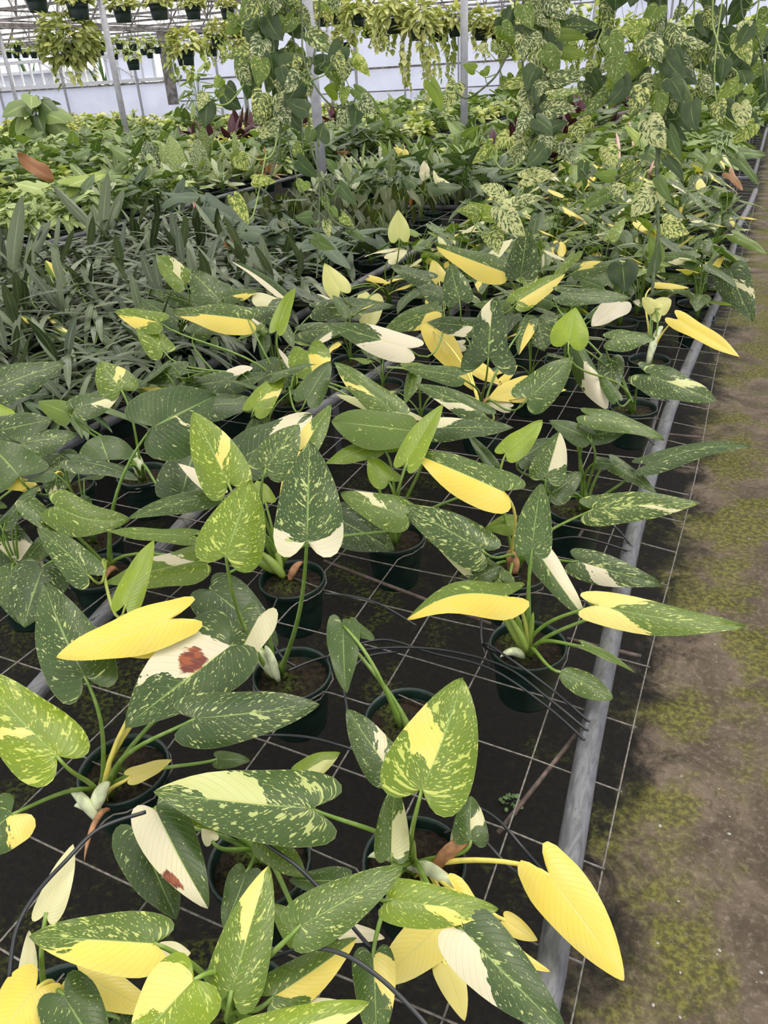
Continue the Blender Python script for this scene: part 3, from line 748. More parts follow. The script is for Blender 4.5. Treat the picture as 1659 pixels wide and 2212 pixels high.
make_plant('P14', (148, 1055), [
 L_((130,982),(112,1080),84,.10,.13,.7,('b',.68,1.2),.3,k=.5),
 L_((45,957),(165,934),62,.19,.22,.7,None,k=.5),
 L_((-12,932),(112,902),74,.22,.12,.6,None),
 L_((42,1030),(-28,952),140,.20,.25,.5,None,k=.5,via=(70,1080,.14)),
 Yl((46,1034),(-34,1036),50,.19,k=.7), Yl((45,1042),(88,1060),34,.14,c=.9),
 L_((-20,842),(141,781),82,.24,.12,.7,None,k=.55),
 L_((-10,886),(42,905),36,.24,.95,.1,None),
 L_((-40,1150),(105,1275),140,.10,.08,.6,('l',.15,.5),.1,k=.5),
 ], 'dark variegated philodendron at the left edge with yellow leaves under green ones')
make_plant('P15', (852, 1165), [
 L_((900,932),(716,905),86,.29,.50,.15,None,k=.45,shape='oval'),
 L_((812,962),(702,1000),46,.25,.72,.3,None), L_((820,955),(880,965),40,.24,.75,.3,None),
 L_((880,998),(956,866),58,.26,.86,.4,None,k=.5,fold=.4),
 L_((930,925),(1110,918),52,.26,.13,.6,('l',-.3,.12),.2,k=.45),
 L_((1065,1005),(1010,935),28,.17,.2,.4,None,fold=.5),
 L_((840,1040),(798,985),60,.20,.75,.4,None,k=.4),
 ], 'philodendron mid bench with a glossy plain olive leaf across its top')
make_plant('P16', (1040, 900), [
 L_((1055,772),(1067,641),122,.27,.13,.7,('l',.5,.75),.2,shape='arrow',k=.85,lobe=1.3,curl=.02),
 Yl((940,712),(1024,833),60,.15,c=1,k=.4), Yl((1022,788),(1080,830),36,.12,c=.9),
 Yl((1140,832),(1056,858),56,.12,c=.85), Yl((1085,822),(1118,788),18,.12,c=.95), Yl((1150,850),(1225,838),20,.12,c=.95),
 L_((1140,860),(1237,768),84,.20,.38,.7,None,k=.6),
 L_((1042,893),(892,821),50,.16,.3,.6,('l',.1,.3),.2,k=.5),
 L_((990,812),(872,792),42,.22,.35,.6,None,k=.5),
 L_((1162,687),(1177,756),84,.23,.14,.9,None,k=.5),
 Wl((1100,880),(1050,868),24,.07,c=.1),
 ], 'philodendron with an arrow-shaped leaf held high over curled yellow leaves', sheaths=[((1042,895),(1058,860),22,(.0,.04),'brown')])
make_plant('P17', (1368, 885), [
 L_((1322,733),(1416,727),48,.24,.38,.7,None,k=.45,lobe=1.5),
 L_((1408,812),(1548,858),72,.17,.22,.75,('l',.25,.5),.4,k=.45,lobe=2.2),
 L_((1228,738),(1244,661),84,.30,.97,.15,None,k=.6,shape='heart'),
 L_((1242,744),(1312,880),52,.24,.30,.3,('b',.28,1.5),.05,k=.6,roll=.5,shape='oval'),
 L_((1320,776),(1318,860),58,.17,.15,.8,None),
 L_((1215,634),(1367,636),40,.33,.2,.8,None,k=.4),
 L_((1330,860),(1290,800),30,.12,.3,.4,None),
 ], 'philodendron by the pipe with a rolled white leaf and a cupped lime leaf')
make_plant('P18', (1402, 782), [
 L_((1465,690),(1602,764),34,.15,.55,.3,('b',-9,9),.98,k=.25,fl=.5,tone=1.0),
 Wl((1415,666),(1388,642),36,.17,c=.55), Wl((1418,664),(1450,645),42,.17,c=.55), Wl((1415,670),(1420,696),30,.16,c=.5),
 Yl((1418,615),(1490,620),14,.2,c=.95),
 ], 'sparse philodendron by the pipe with pale yellow leaves on yellow stalks', sheaths=[((1400,782),(1432,710),20,(.0,.07),'pale')])
make_plant('P19', (1492, 612), [
 L_((1575,580),(1627,694),82,.20,.12,.75,('l',.2,.35),.3,k=.7,curl=.04,lobe=.5),
 L_((1600,566),(1512,536),30,.21,.15,.6,None), L_((1500,604),(1415,588),20,.14,.2,.6,None),
 L_((1585,508),(1659,546),26,.26,.6,.3,None), L_((1500,560),(1420,548),38,.22,.3,.6,('l',.1,.4),.3),
 ], 'philodendron whose spotted leaf hangs out over the walk')
make_plant('P20', (628, 868), [
 L_((535,690),(371,667),66,.26,.38,.8,('l',-.6,.62),.95,k=.5,via=(570,760,.18)),
 L_((665,762),(682,832),94,.22,.72,.6,('l',.0,.6),.95,k=.6,lobe=1.8,shape='heart'),
 L_((662,862),(715,778),62,.18,.28,.4,None,k=.6),
 L_((550,882),(616,803),56,.13,.86,.6,('r',.2,.4),.8,k=.5),
 L_((600,712),(638,614),36,.28,.9,.15,None,k=.5,fold=.7),
 L_((852,888),(722,777),64,.17,.48,.6,('l',.35,.5),.8,k=.55),
 Wl((890,906),(726,843),34,.12,c=.35),
 Wl((634,800),(598,746),13,.14,c=.0),
 L_((345,697),(247,671),52,.30,.68,.8,('l',.1,.6),.95,k=.5),
 L_((352,757),(294,692),58,.22,.66,.9,None,k=.55),
 ], 'philodendron with a long two-tone yellow and green leaf reaching left', sheaths=[((632,862),(640,800),22,(.0,.07),'spear')])
make_plant('P21', (388, 748), [
 L_((478,652),(414,584),86,.24,.2,.7,None,k=.5), L_((400,612),(338,545),56,.30,.6,.6,('r',.1,.4),.3,fold=.5,wave=.1),
 L_((490,640),(556,626),32,.26,.3,.5,('r',.2,.6),1.0), L_((552,662),(628,662),68,.22,.15,.7,('l',-.3,.35),.3,k=.5),
 L_((430,660),(310,622),40,.20,.15,.6,None), L_((380,690),(300,640),40,.18,.1,.5,None),
 L_((300,672),(365,640),30,.20,.3,.5,None),
 ], 'variegated philodendron beside the dark strap-leaved plants with a curled leaf', pot=(455,758), sheaths=[((400,742),(402,690),20,(.0,.06),'pale')])
make_plant('P22', (500, 862), [
 L_((375,852),(290,840),36,.15,.5,.6,('r',.2,.6),.9), L_((400,798),(308,822),50,.20,.2,.6,None), L_((492,822),(372,838),48,.17,.12,.6,None),
 L_((430,876),(560,868),64,.14,.10,.4,None,k=.5), Wl((500,808),(546,792),30,.17,c=.0), L_((500,830),(575,806),38,.16,.1,.4,None),
 L_((560,815),(640,790),90,.10,.08,.6,None), L_((420,720),(480,680),50,.2,.3,.6,None),
 ], 'low dark variegated philodendron behind the broad dull green leaf')
make_plant('P24', (842, 662), [
 Wl((735,628),(700,568),54,.24,c=.55,k=.6,shape='heart'), Wl((862,513),(860,452),48,.36,c=.5,k=.7,shape='heart'),
 L_((690,666),(852,652),46,.17,.14,.7,None,k=.4), Wl((800,640),(790,716),60,.15,c=.55,k=.3), L_((655,716),(792,702),42,.13,.15,.7,None,k=.4),
 L_((938,672),(822,716),54,.18,.38,.7,('l',-.4,.15),.9,k=.5), Yl((800,600),(842,612),14,.22,c=.9), Wl((840,560),(880,540),26,.22,c=.3),
 ], 'pale yellow-leaved philodendron near the back of the bench middle')
make_plant('P25', (960, 738), [
 L_((880,752),(703,692),66,.22,.2,.6,('b',-.9,.30),.03,k=.5), L_((1020,705),(920,690),46,.20,.10,.6,('l',-.2,.1),.05),
 L_((992,647),(973,567),64,.30,.18,.7,None,k=.7), L_((930,604),(841,573),38,.26,.08,.7,None), L_((955,640),(900,616),44,.22,.08,.7,None),
 Yl((948,606),(934,561),40,.22,c=.8,k=.6), Wl((1000,745),(950,750),26,.1,c=.2),
 ], 'variegated philodendron with a half-white leaf in the bench middle')
make_plant('P26', (1105, 700), [
 L_((1085,586),(942,527),62,.30,.42,.75,('l',-.9,1.3),.95,k=.45,tone=.7), L_((1125,594),(1140,485),72,.30,.13,.75,None,k=.75),
 L_((1120,650),(1222,589),50,.27,.75,.7,('r',-.1,1.3),.85,k=.5), L_((1100,660),(1020,655),30,.20,.4,.6,None),
 L_((1190,650),(1130,640),34,.22,.3,.5,None), Wl((1340,652),(1278,704),52,.26,c=.0,k=.4), L_((1245,585),(1330,568),38,.28,.3,.6,('l',.0,.4),.9),
 ], 'philodendron with an upright dark heart leaf behind a yellow-edged one')
make_plant('P27', (1340, 700), [
 L_((1345,572),(1352,632),70,.32,.0,.0,None,k=.8,shape='heart'), L_((1280,690),(1345,668),40,.2,.2,.5,None), L_((1300,620),(1250,600),40,.25,.3,.5,None),
 ], 'plant with one plain dark heart-shaped leaf near the pipe')
# ================================================================ plants built from shared leaves
def variant(shape, L, W, ph, reach, tilt, mat, seed, curl=.15, fold=.12, wave=.04, nu=4, nv=12, r0=.004, r1=.0022, lobe=1.0):
    """blade and petiole rooted at the crown, growing along +y; returns two meshes"""
    rg = random.Random(seed)
    vs, fs, uvs = leaf_geo(L, W / 2, W / 2, shape, nu, nv, fold, curl, wave, rg.uniform(-.05, .05), lobe, rng=rg)
    Mx = Matrix.Translation((0, reach, ph)) @ Matrix.Rotation(tilt, 4, 'X')
    b = MB().add([Mx @ Vector(v) for v in vs], fs, uvs)
    A = (Mx.to_3x3() @ Vector((0, 1, 0)))
    pts, rr_ = petiole_geo(Vector((0, 0, -.012)), Vector((0, reach, ph)), A, r0, r1, 7, .5)
    q = MB(); q.tube(pts, rr_, 5)
    return b.mesh('leaf', mat), q.mesh('petiole', M['petiole'])
def grow(root, variants, n, rg, smin=.8, smax=1.15, props=None, petiole=True, tone=.2, jit=.35):
    a0 = rg.uniform(0, 6.28)
    for i in range(n):
        bm_, pm_ = rg.choice(variants)
        o = link('leaf', bm_, root); s_ = rg.uniform(smin, smax)
        o.rotation_euler = (rg.uniform(-jit, jit) * .4, rg.uniform(-jit, jit) * .5, a0 + i * 2.4 + rg.uniform(-jit, jit)); o.scale = (s_, s_, s_)
        if props: props(o, rg)
        if petiole and pm_ is not None:
            p = link('petiole', pm_, o); p['tone'] = tone
def philo_props(o, rg):
    r = rg.random(); g = rg.choice((.08, .15, .2, .3, .45, .7)); 
    if r < .09: leafprops(o, .9, 0, ('b', -9, 9), rg.choice((1, .9, .6, .3)))
    elif r < .42: leafprops(o, g, rg.uniform(.4, .9), (rg.choice('lr'), rg.uniform(-.2, .4), rg.uniform(.45, .9)), rg.choice((.1, .4, .9)))
    else: leafprops(o, g, rg.uniform(.4, .95))
PV = [variant('long', rl, rw, ph, re, ti, M['leaf'], 20 + i) for i, (rl, rw, ph, re, ti) in enumerate((
    (.19, .085, .20, .07, -.1), (.17, .08, .25, .04, -.35), (.20, .09, .15, .12, -.2), (.15, .075, .11, .13, -.15), (.18, .08, .27, .08, -.5), (.16, .07, .22, .03, .5), (.13, .07, .09, .08, .1)))]
rg = random.Random(21)
def place(zone_sites, make, jitter=.03):
    out = []
    for (x, y) in zone_sites: out.append(make(x + rg.uniform(-jitter, jitter), y + rg.uniform(-jitter, jitter)))
    return out
def free(x, y, d=.15): return all(math.hypot(x - a, y - c) > d for a, c in pot_sites)
def philo_at(x, y, label, group, n=8, sc=1.0, props=philo_props):
    root = empty('potted_philodendron', (x, y, RIM), label, 'potted plant', group)
    pot_parts(root); pot_sites.append((x, y)); grow(root, PV, n, rg, .8 * sc, 1.15 * sc, props)
# rest of the near bench
ORD = ('first', 'second', 'third', 'fourth', 'fifth', 'sixth', 'seventh', 'eighth', 'ninth', 'tenth')
TENS = ('', '', 'twenty-')
def ORDR(n):
    T_ = ORD + ('eleventh', 'twelfth', 'thirteenth', 'fourteenth', 'fifteenth', 'sixteenth', 'seventeenth', 'eighteenth', 'nineteenth', 'twentieth')
    return T_[n - 1] if n <= 20 else 'twenty-' + T_[n - 21]
def fill_near():
    y = 2.2; row = 0; cnt = {}
    while y < 7.9:
        n_ = 0; row += 1
        x = -1.66 + (.07 if int(y * 10) % 2 else 0)
        while x < -.16:
            xx, yy = x + rg.uniform(-.02, .02), y + rg.uniform(-.02, .02)
            far_ = yy > 3.35
            if free(xx, yy, .17) and (far_ or rg.random() < .45) and not (yy < 3.2 and xx > -.55) and not (yy > 6.2 and xx > -.42):
                lab = ('variegated philodendron packed in far on the near bench, %s from the left, %s row' if yy > 5 else 'variegated philodendron in the middle of the near bench, %s from the left, %s row' if far_ else 'low variegated philodendron between the large ones, %s from the left, %s row')
                n_ += 1; philo_at(xx, yy, lab % (ORD[n_ - 1], ORDR(row)), 'philodendrons, ' + ('far stretch' if yy > 5 else 'middle stretch' if far_ else 'fillers'), 9 if far_ else 6, .92 if far_ else .75)
            x += .245
        y += .235
    # left columns beside the hand-placed ones
    for li, (x, y) in enumerate(((-1.62, 1.45), (-1.60, 1.85), (-1.58, 2.1), (-1.38, 1.95), (-1.5, 1.0), (-1.45, 1.2))):
        if free(x, y, .16): philo_at(x, y, 'dark variegated philodendron at the left edge, %s of the six half-hidden there' % ORD[li], 'philodendrons at the left edge', 7, .85, lambda o, q: leafprops(o, q.choice((.1, .2, .35)), q.uniform(.4, .8)))
fill_near()

# ---- strap-leaved dark plants (bench to the left)
sv_mat = foliage_mat('dark_strap_leaf', (.026, .044, .018), (.115, .145, .075), .24, rib=.35, trans=.12, streak=(6, 20))
sv_mat2 = foliage_mat('streaked_strap_leaf', (.04, .08, .03), (.10, .15, .05), .32, fleck=.55, fc=(.34, .38, .20), rib=.2, trans=.15, streak=(2.5, 9))
SV = [variant('lance', rl, rw, ph, re, ti, sv_mat, 40 + i, curl=cu, fold=.3, wave=.05, nu=2, nv=12) for i, (rl, rw, ph, re, ti, cu) in enumerate((
    (.30, .036, .12, .04, .75, .95), (.26, .044, .10, .05, .45, .85), (.32, .034, .15, .03, .9, .9), (.24, .044, .07, .07, .1, .55), (.22, .038, .18, .05, .3, .8), (.24, .050, .17, .02, 1.2, .2), (.22, .038, .13, .06, -.1, .6), (.28, .032, .17, .05, .5, .9), (.25, .040, .08, .06, .5, .95)))]
SV2 = [variant('lance', rl, rw, ph, re, ti, sv_mat2, 50 + i, curl=cu, fold=.3, nu=2, nv=10) for i, (rl, rw, ph, re, ti, cu) in enumerate(((.20, .046, .10, .05, .2, .55), (.17, .046, .07, .07, -.1, .5)))]
ORD = ('first', 'second', 'third', 'fourth', 'fifth', 'sixth', 'seventh', 'eighth', 'ninth', 'tenth', 'eleventh', 'twelfth', 'thirteenth', 'fourteenth', 'fifteenth', 'sixteenth')
for iy in range(14):
    n_ = 0
    for ix in range(8, -1, -1):
        x, y = -3.95 + ix * .235 + rg.uniform(-.03, .03), 1.75 + iy * .235 + rg.uniform(-.03, .03)
        if x + 2.02 > 0 or y > 4.9 - (x + 3.9) * .75: continue
        near = x > -2.75 and y < 2.75; n_ += 1
        root = empty('potted_peace_lily', (x, y, RIM), ('pale-streaked' if near else 'dark') + ' strap-leaved plant, %s row from front, %s from near bench' % (ORD[iy], ORD[n_ - 1]), 'potted plant', 'streaked strap-leaved plants' if near else 'dark strap-leaved plants')
        pot_parts(root); grow(root, SV + (SV2 * 4 if near else []), 24, rg, .6 if near else .65, .9 if near else 1.05, petiole=False)

# ---- velvet drooping leaves behind the near bench
vv_mat = foliage_mat('velvet_leaf', (.024, .040, .014), (.075, .090, .028), .5, rib=.5, trans=.2, ribc=(.26, .30, .13))
vo_mat = foliage_mat('orange_young_leaf', (.30, .11, .03), (.42, .17, .05), .45, rib=.4, trans=.3, ribc=(.6, .35, .12))
dk_mat = foliage_mat('dark_matt_leaf', (.030, .055, .030), (.070, .105, .055), .5, rib=.25, trans=.12)
VV = [variant('heart', rl, rw, ph, re, ti, vv_mat, 60 + i, curl=.1, fold=.35, lobe=1.1) for i, (rl, rw, ph, re, ti) in enumerate(((.16, .10, .19, .10, -1.2), (.14, .09, .22, .06, -1.0), (.17, .105, .16, .13, -1.4), (.13, .085, .24, .10, -.8)))]
VO = [variant('heart', .11, .065, .20, .08, -1.3, vo_mat, 66, fold=.3)]
DK = [variant('arrow', rl, rw, ph, re, ti, dk_mat, 70 + i, curl=.12, lobe=1.3) for i, (rl, rw, ph, re, ti) in enumerate(((.26, .12, .22, .10, -.2), (.28, .11, .16, .16, -.35), (.22, .10, .26, .06, .2), (.24, .12, .12, .18, -.5)))]
for iy in range(12):
    for ix in range(7):
        x, y = -3.75 + ix * .27 + rg.uniform(-.03, .03), 3.2 + iy * .29 + rg.uniform(-.03, .03)
        if x > -2.0 or y < 4.9 - (x + 3.9) * .75 + .05: continue
        if y < 4.35 or x < -3.0 and y < 5.2:
            root = empty('potted_aroid', (x, y, RIM), 'dark matt arrow-leaved plant beside the strap bed, %s row, %s from left' % (ORDR(iy + 1), ORD[ix]), 'potted plant', 'dark arrow-leaved plants'); pot_parts(root)
            grow(root, DK, 6, rg, .7, 1.05, tone=.1)
        elif y < 6.4 and rg.random() < .55:
            root = empty('potted_velvet_philodendron', (x, y, RIM), 'velvety plant with drooping pale-veined leaves, %s row, %s from the left' % (ORD[iy] if iy < 10 else ORDR(iy + 1), ORD[ix]), 'potted plant', 'velvet-leaved plants'); pot_parts(root)
            grow(root, VV, 7, rg, .7, 1.05, tone=.35)
            if rg.random() < .10: grow(root, VO, 1, rg, .8, 1.0, tone=.6)

# ---- background: one foliage mesh per plant, several meshes per kind
def bush(mat, n, shape, L, W, H, spread, seed, tilt=(-.6, .5), curl=.15, fold=.15, lobe=1.0, stem=.003, stems=True):
    rg_ = random.Random(seed); b = MB(); q = MB()
    for i in range(n):
        a = i * 2.4 + rg_.uniform(-.4, .4); k = (i + .5) / n
        h = H * (1.05 - .75 * k) * rg_.uniform(.8, 1.15); re = spread * (.15 + .85 * k) * rg_.uniform(.7, 1.1)
        s_ = rg_.uniform(.75, 1.15)
        vs, fs, uvs = leaf_geo(L * s_, W * s_ / 2, W * s_ / 2, shape, 2, 6, fold, curl, .03, 0, lobe, rng=rg_)
        Mx = Matrix.Rotation(a, 4, 'Z') @ Matrix.Translation((0, re, h)) @ Matrix.Rotation(tilt[0] + (tilt[1] - tilt[0]) * (1 - k) + rg_.uniform(-.5, .5), 4, 'X') @ Matrix.Rotation(rg_.uniform(-.75, .75), 4, 'Y')
        b.add([Mx @ Vector(v) for v in vs], fs, uvs)
        if stems:
            p1 = Mx @ Vector((0, 0, 0)); q.tube([Vector((0, 0, -.02)), Vector((p1.x * .4, p1.y * .4, p1.z * .7)), p1], stem, 4, caps=False)
    return b.mesh('foliage', mat), (q.mesh('stems', M['petiole']) if stems else None)
G = {}
G['syng'] = foliage_mat('pale_green_leaf', (.12, .18, .05), (.38, .46, .17), .45, rib=.3)
G['lime'] = foliage_mat('lime_leaf', (.22, .31, .05), (.56, .60, .18), .42, rib=.2, fleck=.25, fc=(.55, .58, .30))
G['mid'] = foliage_mat('mid_green_leaf', (.060, .105, .028), (.22, .30, .085), .4, rib=.3)
G['dark'] = foliage_mat('deep_green_leaf', (.028, .055, .022), (.11, .16, .065), .35, rib=.3)
G['speck'] = foliage_mat('white_speckled_leaf', (.07, .11, .025), (.20, .27, .05), .42, fleck=.74, fc=(.62, .64, .45), streak=(24, 14), rib=.2)
G['burg'] = foliage_mat('burgundy_leaf', (.030, .012, .016), (.085, .030, .045), .3, rib=.4, ribc=(.35, .06, .12), trans=.1)
G['yel'] = foliage_mat('yellow_variegated_leaf', (.34, .38, .09), (.72, .70, .30), .42, fleck=.45, fc=(.10, .18, .04), rib=.0)
G['brom'] = foliage_mat('coppery_leaf', (.26, .17, .07), (.42, .22, .12), .45, rib=.2)
G['grey'] = foliage_mat('silvery_leaf', (.18, .23, .12), (.46, .50, .34), .45, rib=.2, fleck=.4, fc=(.08, .14, .05))
KB = {
 'syng': [bush(G['syng'], 22, 'arrow', .13, .095, .22, .14, 100 + i, (-.8, .1), lobe=1.4) for i in range(3)],
 'lime': [bush(G['lime'], 20, 'heart', .11, .08, .17, .13, 110 + i) for i in range(3)],
 'mid': [bush(G['mid'], 14, 'heart', .17, .125, .26, .14, 120 + i) for i in range(3)],
 'dark': [bush(G['dark'], 14, 'long', .18, .095, .26, .13, 130 + i, (-.6, .4)) for i in range(3)],
 'strap': [bush(G['mid'], 24, 'lance', .24, .035, .14, .06, 140 + i, (.1, 1.3), curl=.35, stems=False) for i in range(3)],
 'speck': [bush(G['speck'], 11, 'oval', .24, .11, .20, .09, 150 + i, (.0, 1.2), curl=.12) for i in range(3)],
 'burg': [bush(G['burg'], 11, 'long', .22, .10, .24, .12, 160 + i, (-.3, 1.1)) for i in range(2)],
 'yel': [bush(G['yel'], 30, 'heart', .09, .065, .16, .13, 170 + i) for i in range(3)],
 'brom': [bush(G['brom'], 24, 'lance', .16, .03, .08, .05, 180 + i, (.1, 1.2), curl=.2, stems=False) for i in range(2)],
 'grey': [bush(G['grey'], 16, 'oval', .16, .06, .16, .08, 190 + i, (-.2, 1.1)) for i in range(3)],
 'aroid': [bush(G['mid'], 12, 'arrow', .24, .14, .30, .18, 200 + i, (-.7, .2), lobe=1.5) for i in range(3)],
 'tall': [bush(G['syng'], 60, 'oval', .20, .06, .75, .34, 210 + i, (-.9, .5)) for i in range(2)],
 'big': [bush(G['mid'], 20, 'heart', .34, .28, .62, .36, 220, (-.9, -.2), stem=.008)],
 'small': [bush(G['mid'], 20, 'oval', .07, .035, .10, .08, 230 + i) for i in range(3)],
}
KN = {
 'syng': ('potted_arrowhead_vine', 'pale green arrowhead-leaved plant'), 'lime': ('potted_pothos', 'bright lime pothos in a pot'), 'mid': ('potted_anthurium', 'broad mid-green heart-leaved plant'),
 'dark': ('potted_aglaonema', 'deep green pointed-leaved plant'), 'strap': ('potted_spider_plant', 'bushy strap-leaved green plant'), 'speck': ('potted_dieffenbachia', 'upright plant with white-speckled oval leaves'),
 'burg': ('potted_burgundy_philodendron', 'burgundy-leaved plant'), 'yel': ('potted_pothos', 'yellow variegated pothos in a pot'), 'brom': ('potted_bromeliad', 'coppery rosette plant'),
 'grey': ('potted_aglaonema', 'silvery cream-splashed plant'), 'aroid': ('potted_philodendron', 'green arrow-leaved philodendron'), 'tall': ('potted_schefflera', 'tall bright green bushy plant'),
 'big': ('potted_monstera', 'large round-leaved plant standing above the rest'), 'small': ('potted_peperomia', 'tiny-leaved low green plant'),
}
_hk = MB(); _hk.tube([(0, 0, 0), (0, 0, .38), (.02, 0, .42), (.05, 0, .42), (.06, 0, .38)], .005, 5); HOOK = _hk.mesh('hook', M['black'])
def bg_plant(kind, x, y, where, sc=1.0, zb=RIM, pot=True, group=None, lab=None):
    nm, lb = KN[kind]; f, st = rg.choice(KB[kind])
    root = empty(nm, (x, y, zb), lb + ' ' + (lab or where), 'potted plant', group or (lb + ' ' + where))
    s_ = sc * rg.uniform(.85, 1.15)
    if pot: pot_parts(root)
    o = link('foliage', f, root); o.rotation_euler = (0, 0, rg.uniform(0, 6.28)); o.scale = (s_, s_, s_ * rg.uniform(.85, 1.15))
    if st: p = link('stems', st, o); p['tone'] = .15
    if kind == 'yel' and y > 13 and rg.random() < .3: link('hook', HOOK, root)
    return root
def fill(x0, x1, y0, y1, st, picker, where, sc=1.0, keep=.96, short=None):
    y = y0; row = 0
    while y < y1:
        x = x0 + .05; row += 1; n_ = 0
        while x < x1:
            if rg.random() < keep:
                k = picker(x, y)
                n_ += 1
                if k: bg_plant(k, x + rg.uniform(-.05, .05), y + rg.uniform(-.05, .05), where, sc, lab=None if not short else '%s, %s row, %s from left' % (short, ORDR(row), ORDR(n_)))
            x += st
        y += st
def pick(*ks): return lambda x, y: ks[int(rg.random() * len(ks))]
# same bench row further on, right-hand side
fill(-1.70, -.15, 8.35, 13.5, .30, pick('aroid', 'aroid', 'aroid', 'mid'), 'on the bench past the pipe end', 1.0, short='past the pipe end')
fill(-1.70, -.15, 13.8, 20.0, .36, pick('syng', 'mid', 'lime'), 'far along the right-hand bench', 1.15)
# second bench
fill(-3.75, -2.1, 6.55, 8.6, .29, lambda x, y: ('dark' if x > -2.9 else rg.choice(('dark', 'grey'))) if y < 7.4 else rg.choice(('strap', 'strap', 'dark', 'grey')), 'on the second bench behind the velvet leaves', 1.0, short='behind the velvet leaves')
fill(-3.75, -2.1, 8.9, 11.0, .30, lambda x, y: 'burg' if x > -2.9 and rg.random() < .75 else rg.choice(('mid', 'strap', 'lime')), 'on the second bench near the white post', 1.1, short='near the white post')
fill(-3.75, -2.1, 11.3, 19.5, .38, pick('mid', 'syng', 'dark', 'lime', 'burg'), 'far along the second bench', 1.2)
# third bench
fill(-6.75, -5.15, 4.6, 6.9, .30, lambda x, y: 'syng' if x < -5.9 or y < 5.4 else rg.choice(('syng', 'grey', 'dark', 'mid')), 'on the third bench beside the dark strap bed', 1.0, short='beyond the dark bed')
fill(-6.75, -5.15, 7.2, 8.6, .30, lambda x, y: rg.choice(('grey', 'grey', 'speck', 'brom', 'syng', 'mid')), 'mid way along the third bench', 1.05, short='on third bench')
fill(-6.75, -5.15, 8.9, 12.0, .31, lambda x, y: rg.choice(('mid', 'mid', 'dark', 'brom')), 'past the middle of the third bench', 1.1, short='further along third bench')
fill(-6.75, -5.15, 12.3, 22, .40, pick('yel', 'syng', 'mid', 'lime'), 'far down the third bench', 1.25)
# fourth, fifth, sixth bench
fill(-9.2, -7.6, 6.2, 10.5, .33, pick('syng', 'syng', 'mid', 'mid', 'dark', 'lime'), 'on the fourth bench', 1.1)
fill(-9.2, -7.6, 10.8, 16.0, .36, pick('yel', 'yel', 'lime', 'burg', 'syng'), 'down the fourth bench', 1.15)
fill(-9.2, -7.6, 16.3, 23.5, .45, pick('yel', 'lime', 'mid'), 'at the far end of the fourth bench', 1.3)
fill(-12.6, -10.0, 8.8, 14.6, .40, pick('syng', 'small', 'mid', 'syng'), 'on the fifth bench', 1.2)
fill(-12.6, -10.0, 15.0, 23.5, .48, pick('yel', 'small', 'lime'), 'down the fifth bench', 1.35)
fill(-16.6, -13.6, 12.0, 19.5, .52, pick('small', 'syng', 'yel'), 'on the wide sixth bench', 1.35)
fill(-21.6, -18.0, 15.6, 21.6, .62, pick('yel', 'yel', 'lime'), 'on the bench at far left', 1.6)
_q = at_d(84, 262, 15.5)
bg_plant('big', _q.x, _q.y, 'at far left by the plastic wall', 1.35)
_q = at_d(432, 238, 15.5); bg_plant('tall', _q.x, _q.y, 'in front of the plastic wall', 1.35)
# plants that stand out between the beds
sp_dark = foliage_mat('dark_white_speckled_leaf', (.020, .045, .014), (.035, .070, .020), .4, fleck=.72, fc=(.60, .62, .42), streak=(24, 14), rib=.1)
br_mat = foliage_mat('coppery_red_leaf', (.20, .075, .03), (.26, .11, .04), .5, rib=.35, ribc=(.12, .04, .02))
def FM(b, t, w, h, mat, **k): return L_(b, t, w, h, .1, 0, None, .3, mat=mat, **k)
make_plant('', (372, 412), [
 FM((328,372),(318,302),40,.16,sp_dark,k=.9,shape='oval'), FM((392,372),(366,292),38,.16,G['speck'],k=.9,shape='oval'), FM((380,372),(347,308),34,.14,G['speck'],k=.8,shape='oval'),
 FM((436,376),(424,298),36,.16,G['speck'],k=.9,shape='oval'), FM((305,362),(266,322),30,.15,G['grey'],k=.6,shape='oval'), FM((450,392),(478,360),28,.10,G['speck'],shape='oval')],
 'dieffenbachia with upright white-speckled leaves, one nearly black-green', pot=True, kind='potted_dieffenbachia')
make_plant('', (468, 545), [
 FM((398,408),(334,474),46,.34,dk_mat,k=.6,shape='arrow'), FM((372,426),(470,424),34,.32,dk_mat,k=.3,shape='arrow'), FM((452,446),(563,508),62,.28,dk_mat,k=.5,shape='arrow'),
 FM((536,500),(634,522),34,.22,dk_mat,k=.4), FM((540,545),(574,604),54,.14,dk_mat,k=.6,shape='arrow'), FM((502,512),(490,552),36,.18,vo_mat,k=.6,shape='heart'), FM((478,530),(380,540),36,.16,dk_mat,k=.3)],
 'dark arrow-leaved plant with a pink stalk and an orange young leaf', sheaths=[((434,515),(417,434),9,(.10,.30),'pink')], kind='potted_aroid')
make_plant('', (596, 668), [L_((612,640),(498,552),24,.20,.15,.3,('l',-.3,1.3),.1,k=.4,fold=.5), FM((560,600),(600,640),50,.10,dk_mat,k=.5), FM((600,610),(520,600),34,.12,dk_mat)],
 'dark plant with a long cream-edged leaf behind the front philodendrons', kind='potted_aroid')
make_plant('', (130, 470), [FM((116,388),(36,332),36,.36,br_mat,k=.6,shape='lance',wave=.25,fold=.3), FM((150,400),(230,372),44,.28,G['lime'],k=.5,shape='arrow'), FM((90,410),(30,395),40,.26,G['syng'],shape='arrow'), FM((180,385),(150,350),30,.3,G['syng'],k=.6,shape='arrow')],
 'arrow-leaved plant with one coppery red leaf, at left behind the strap leaves', kind='potted_arrowhead_vine')
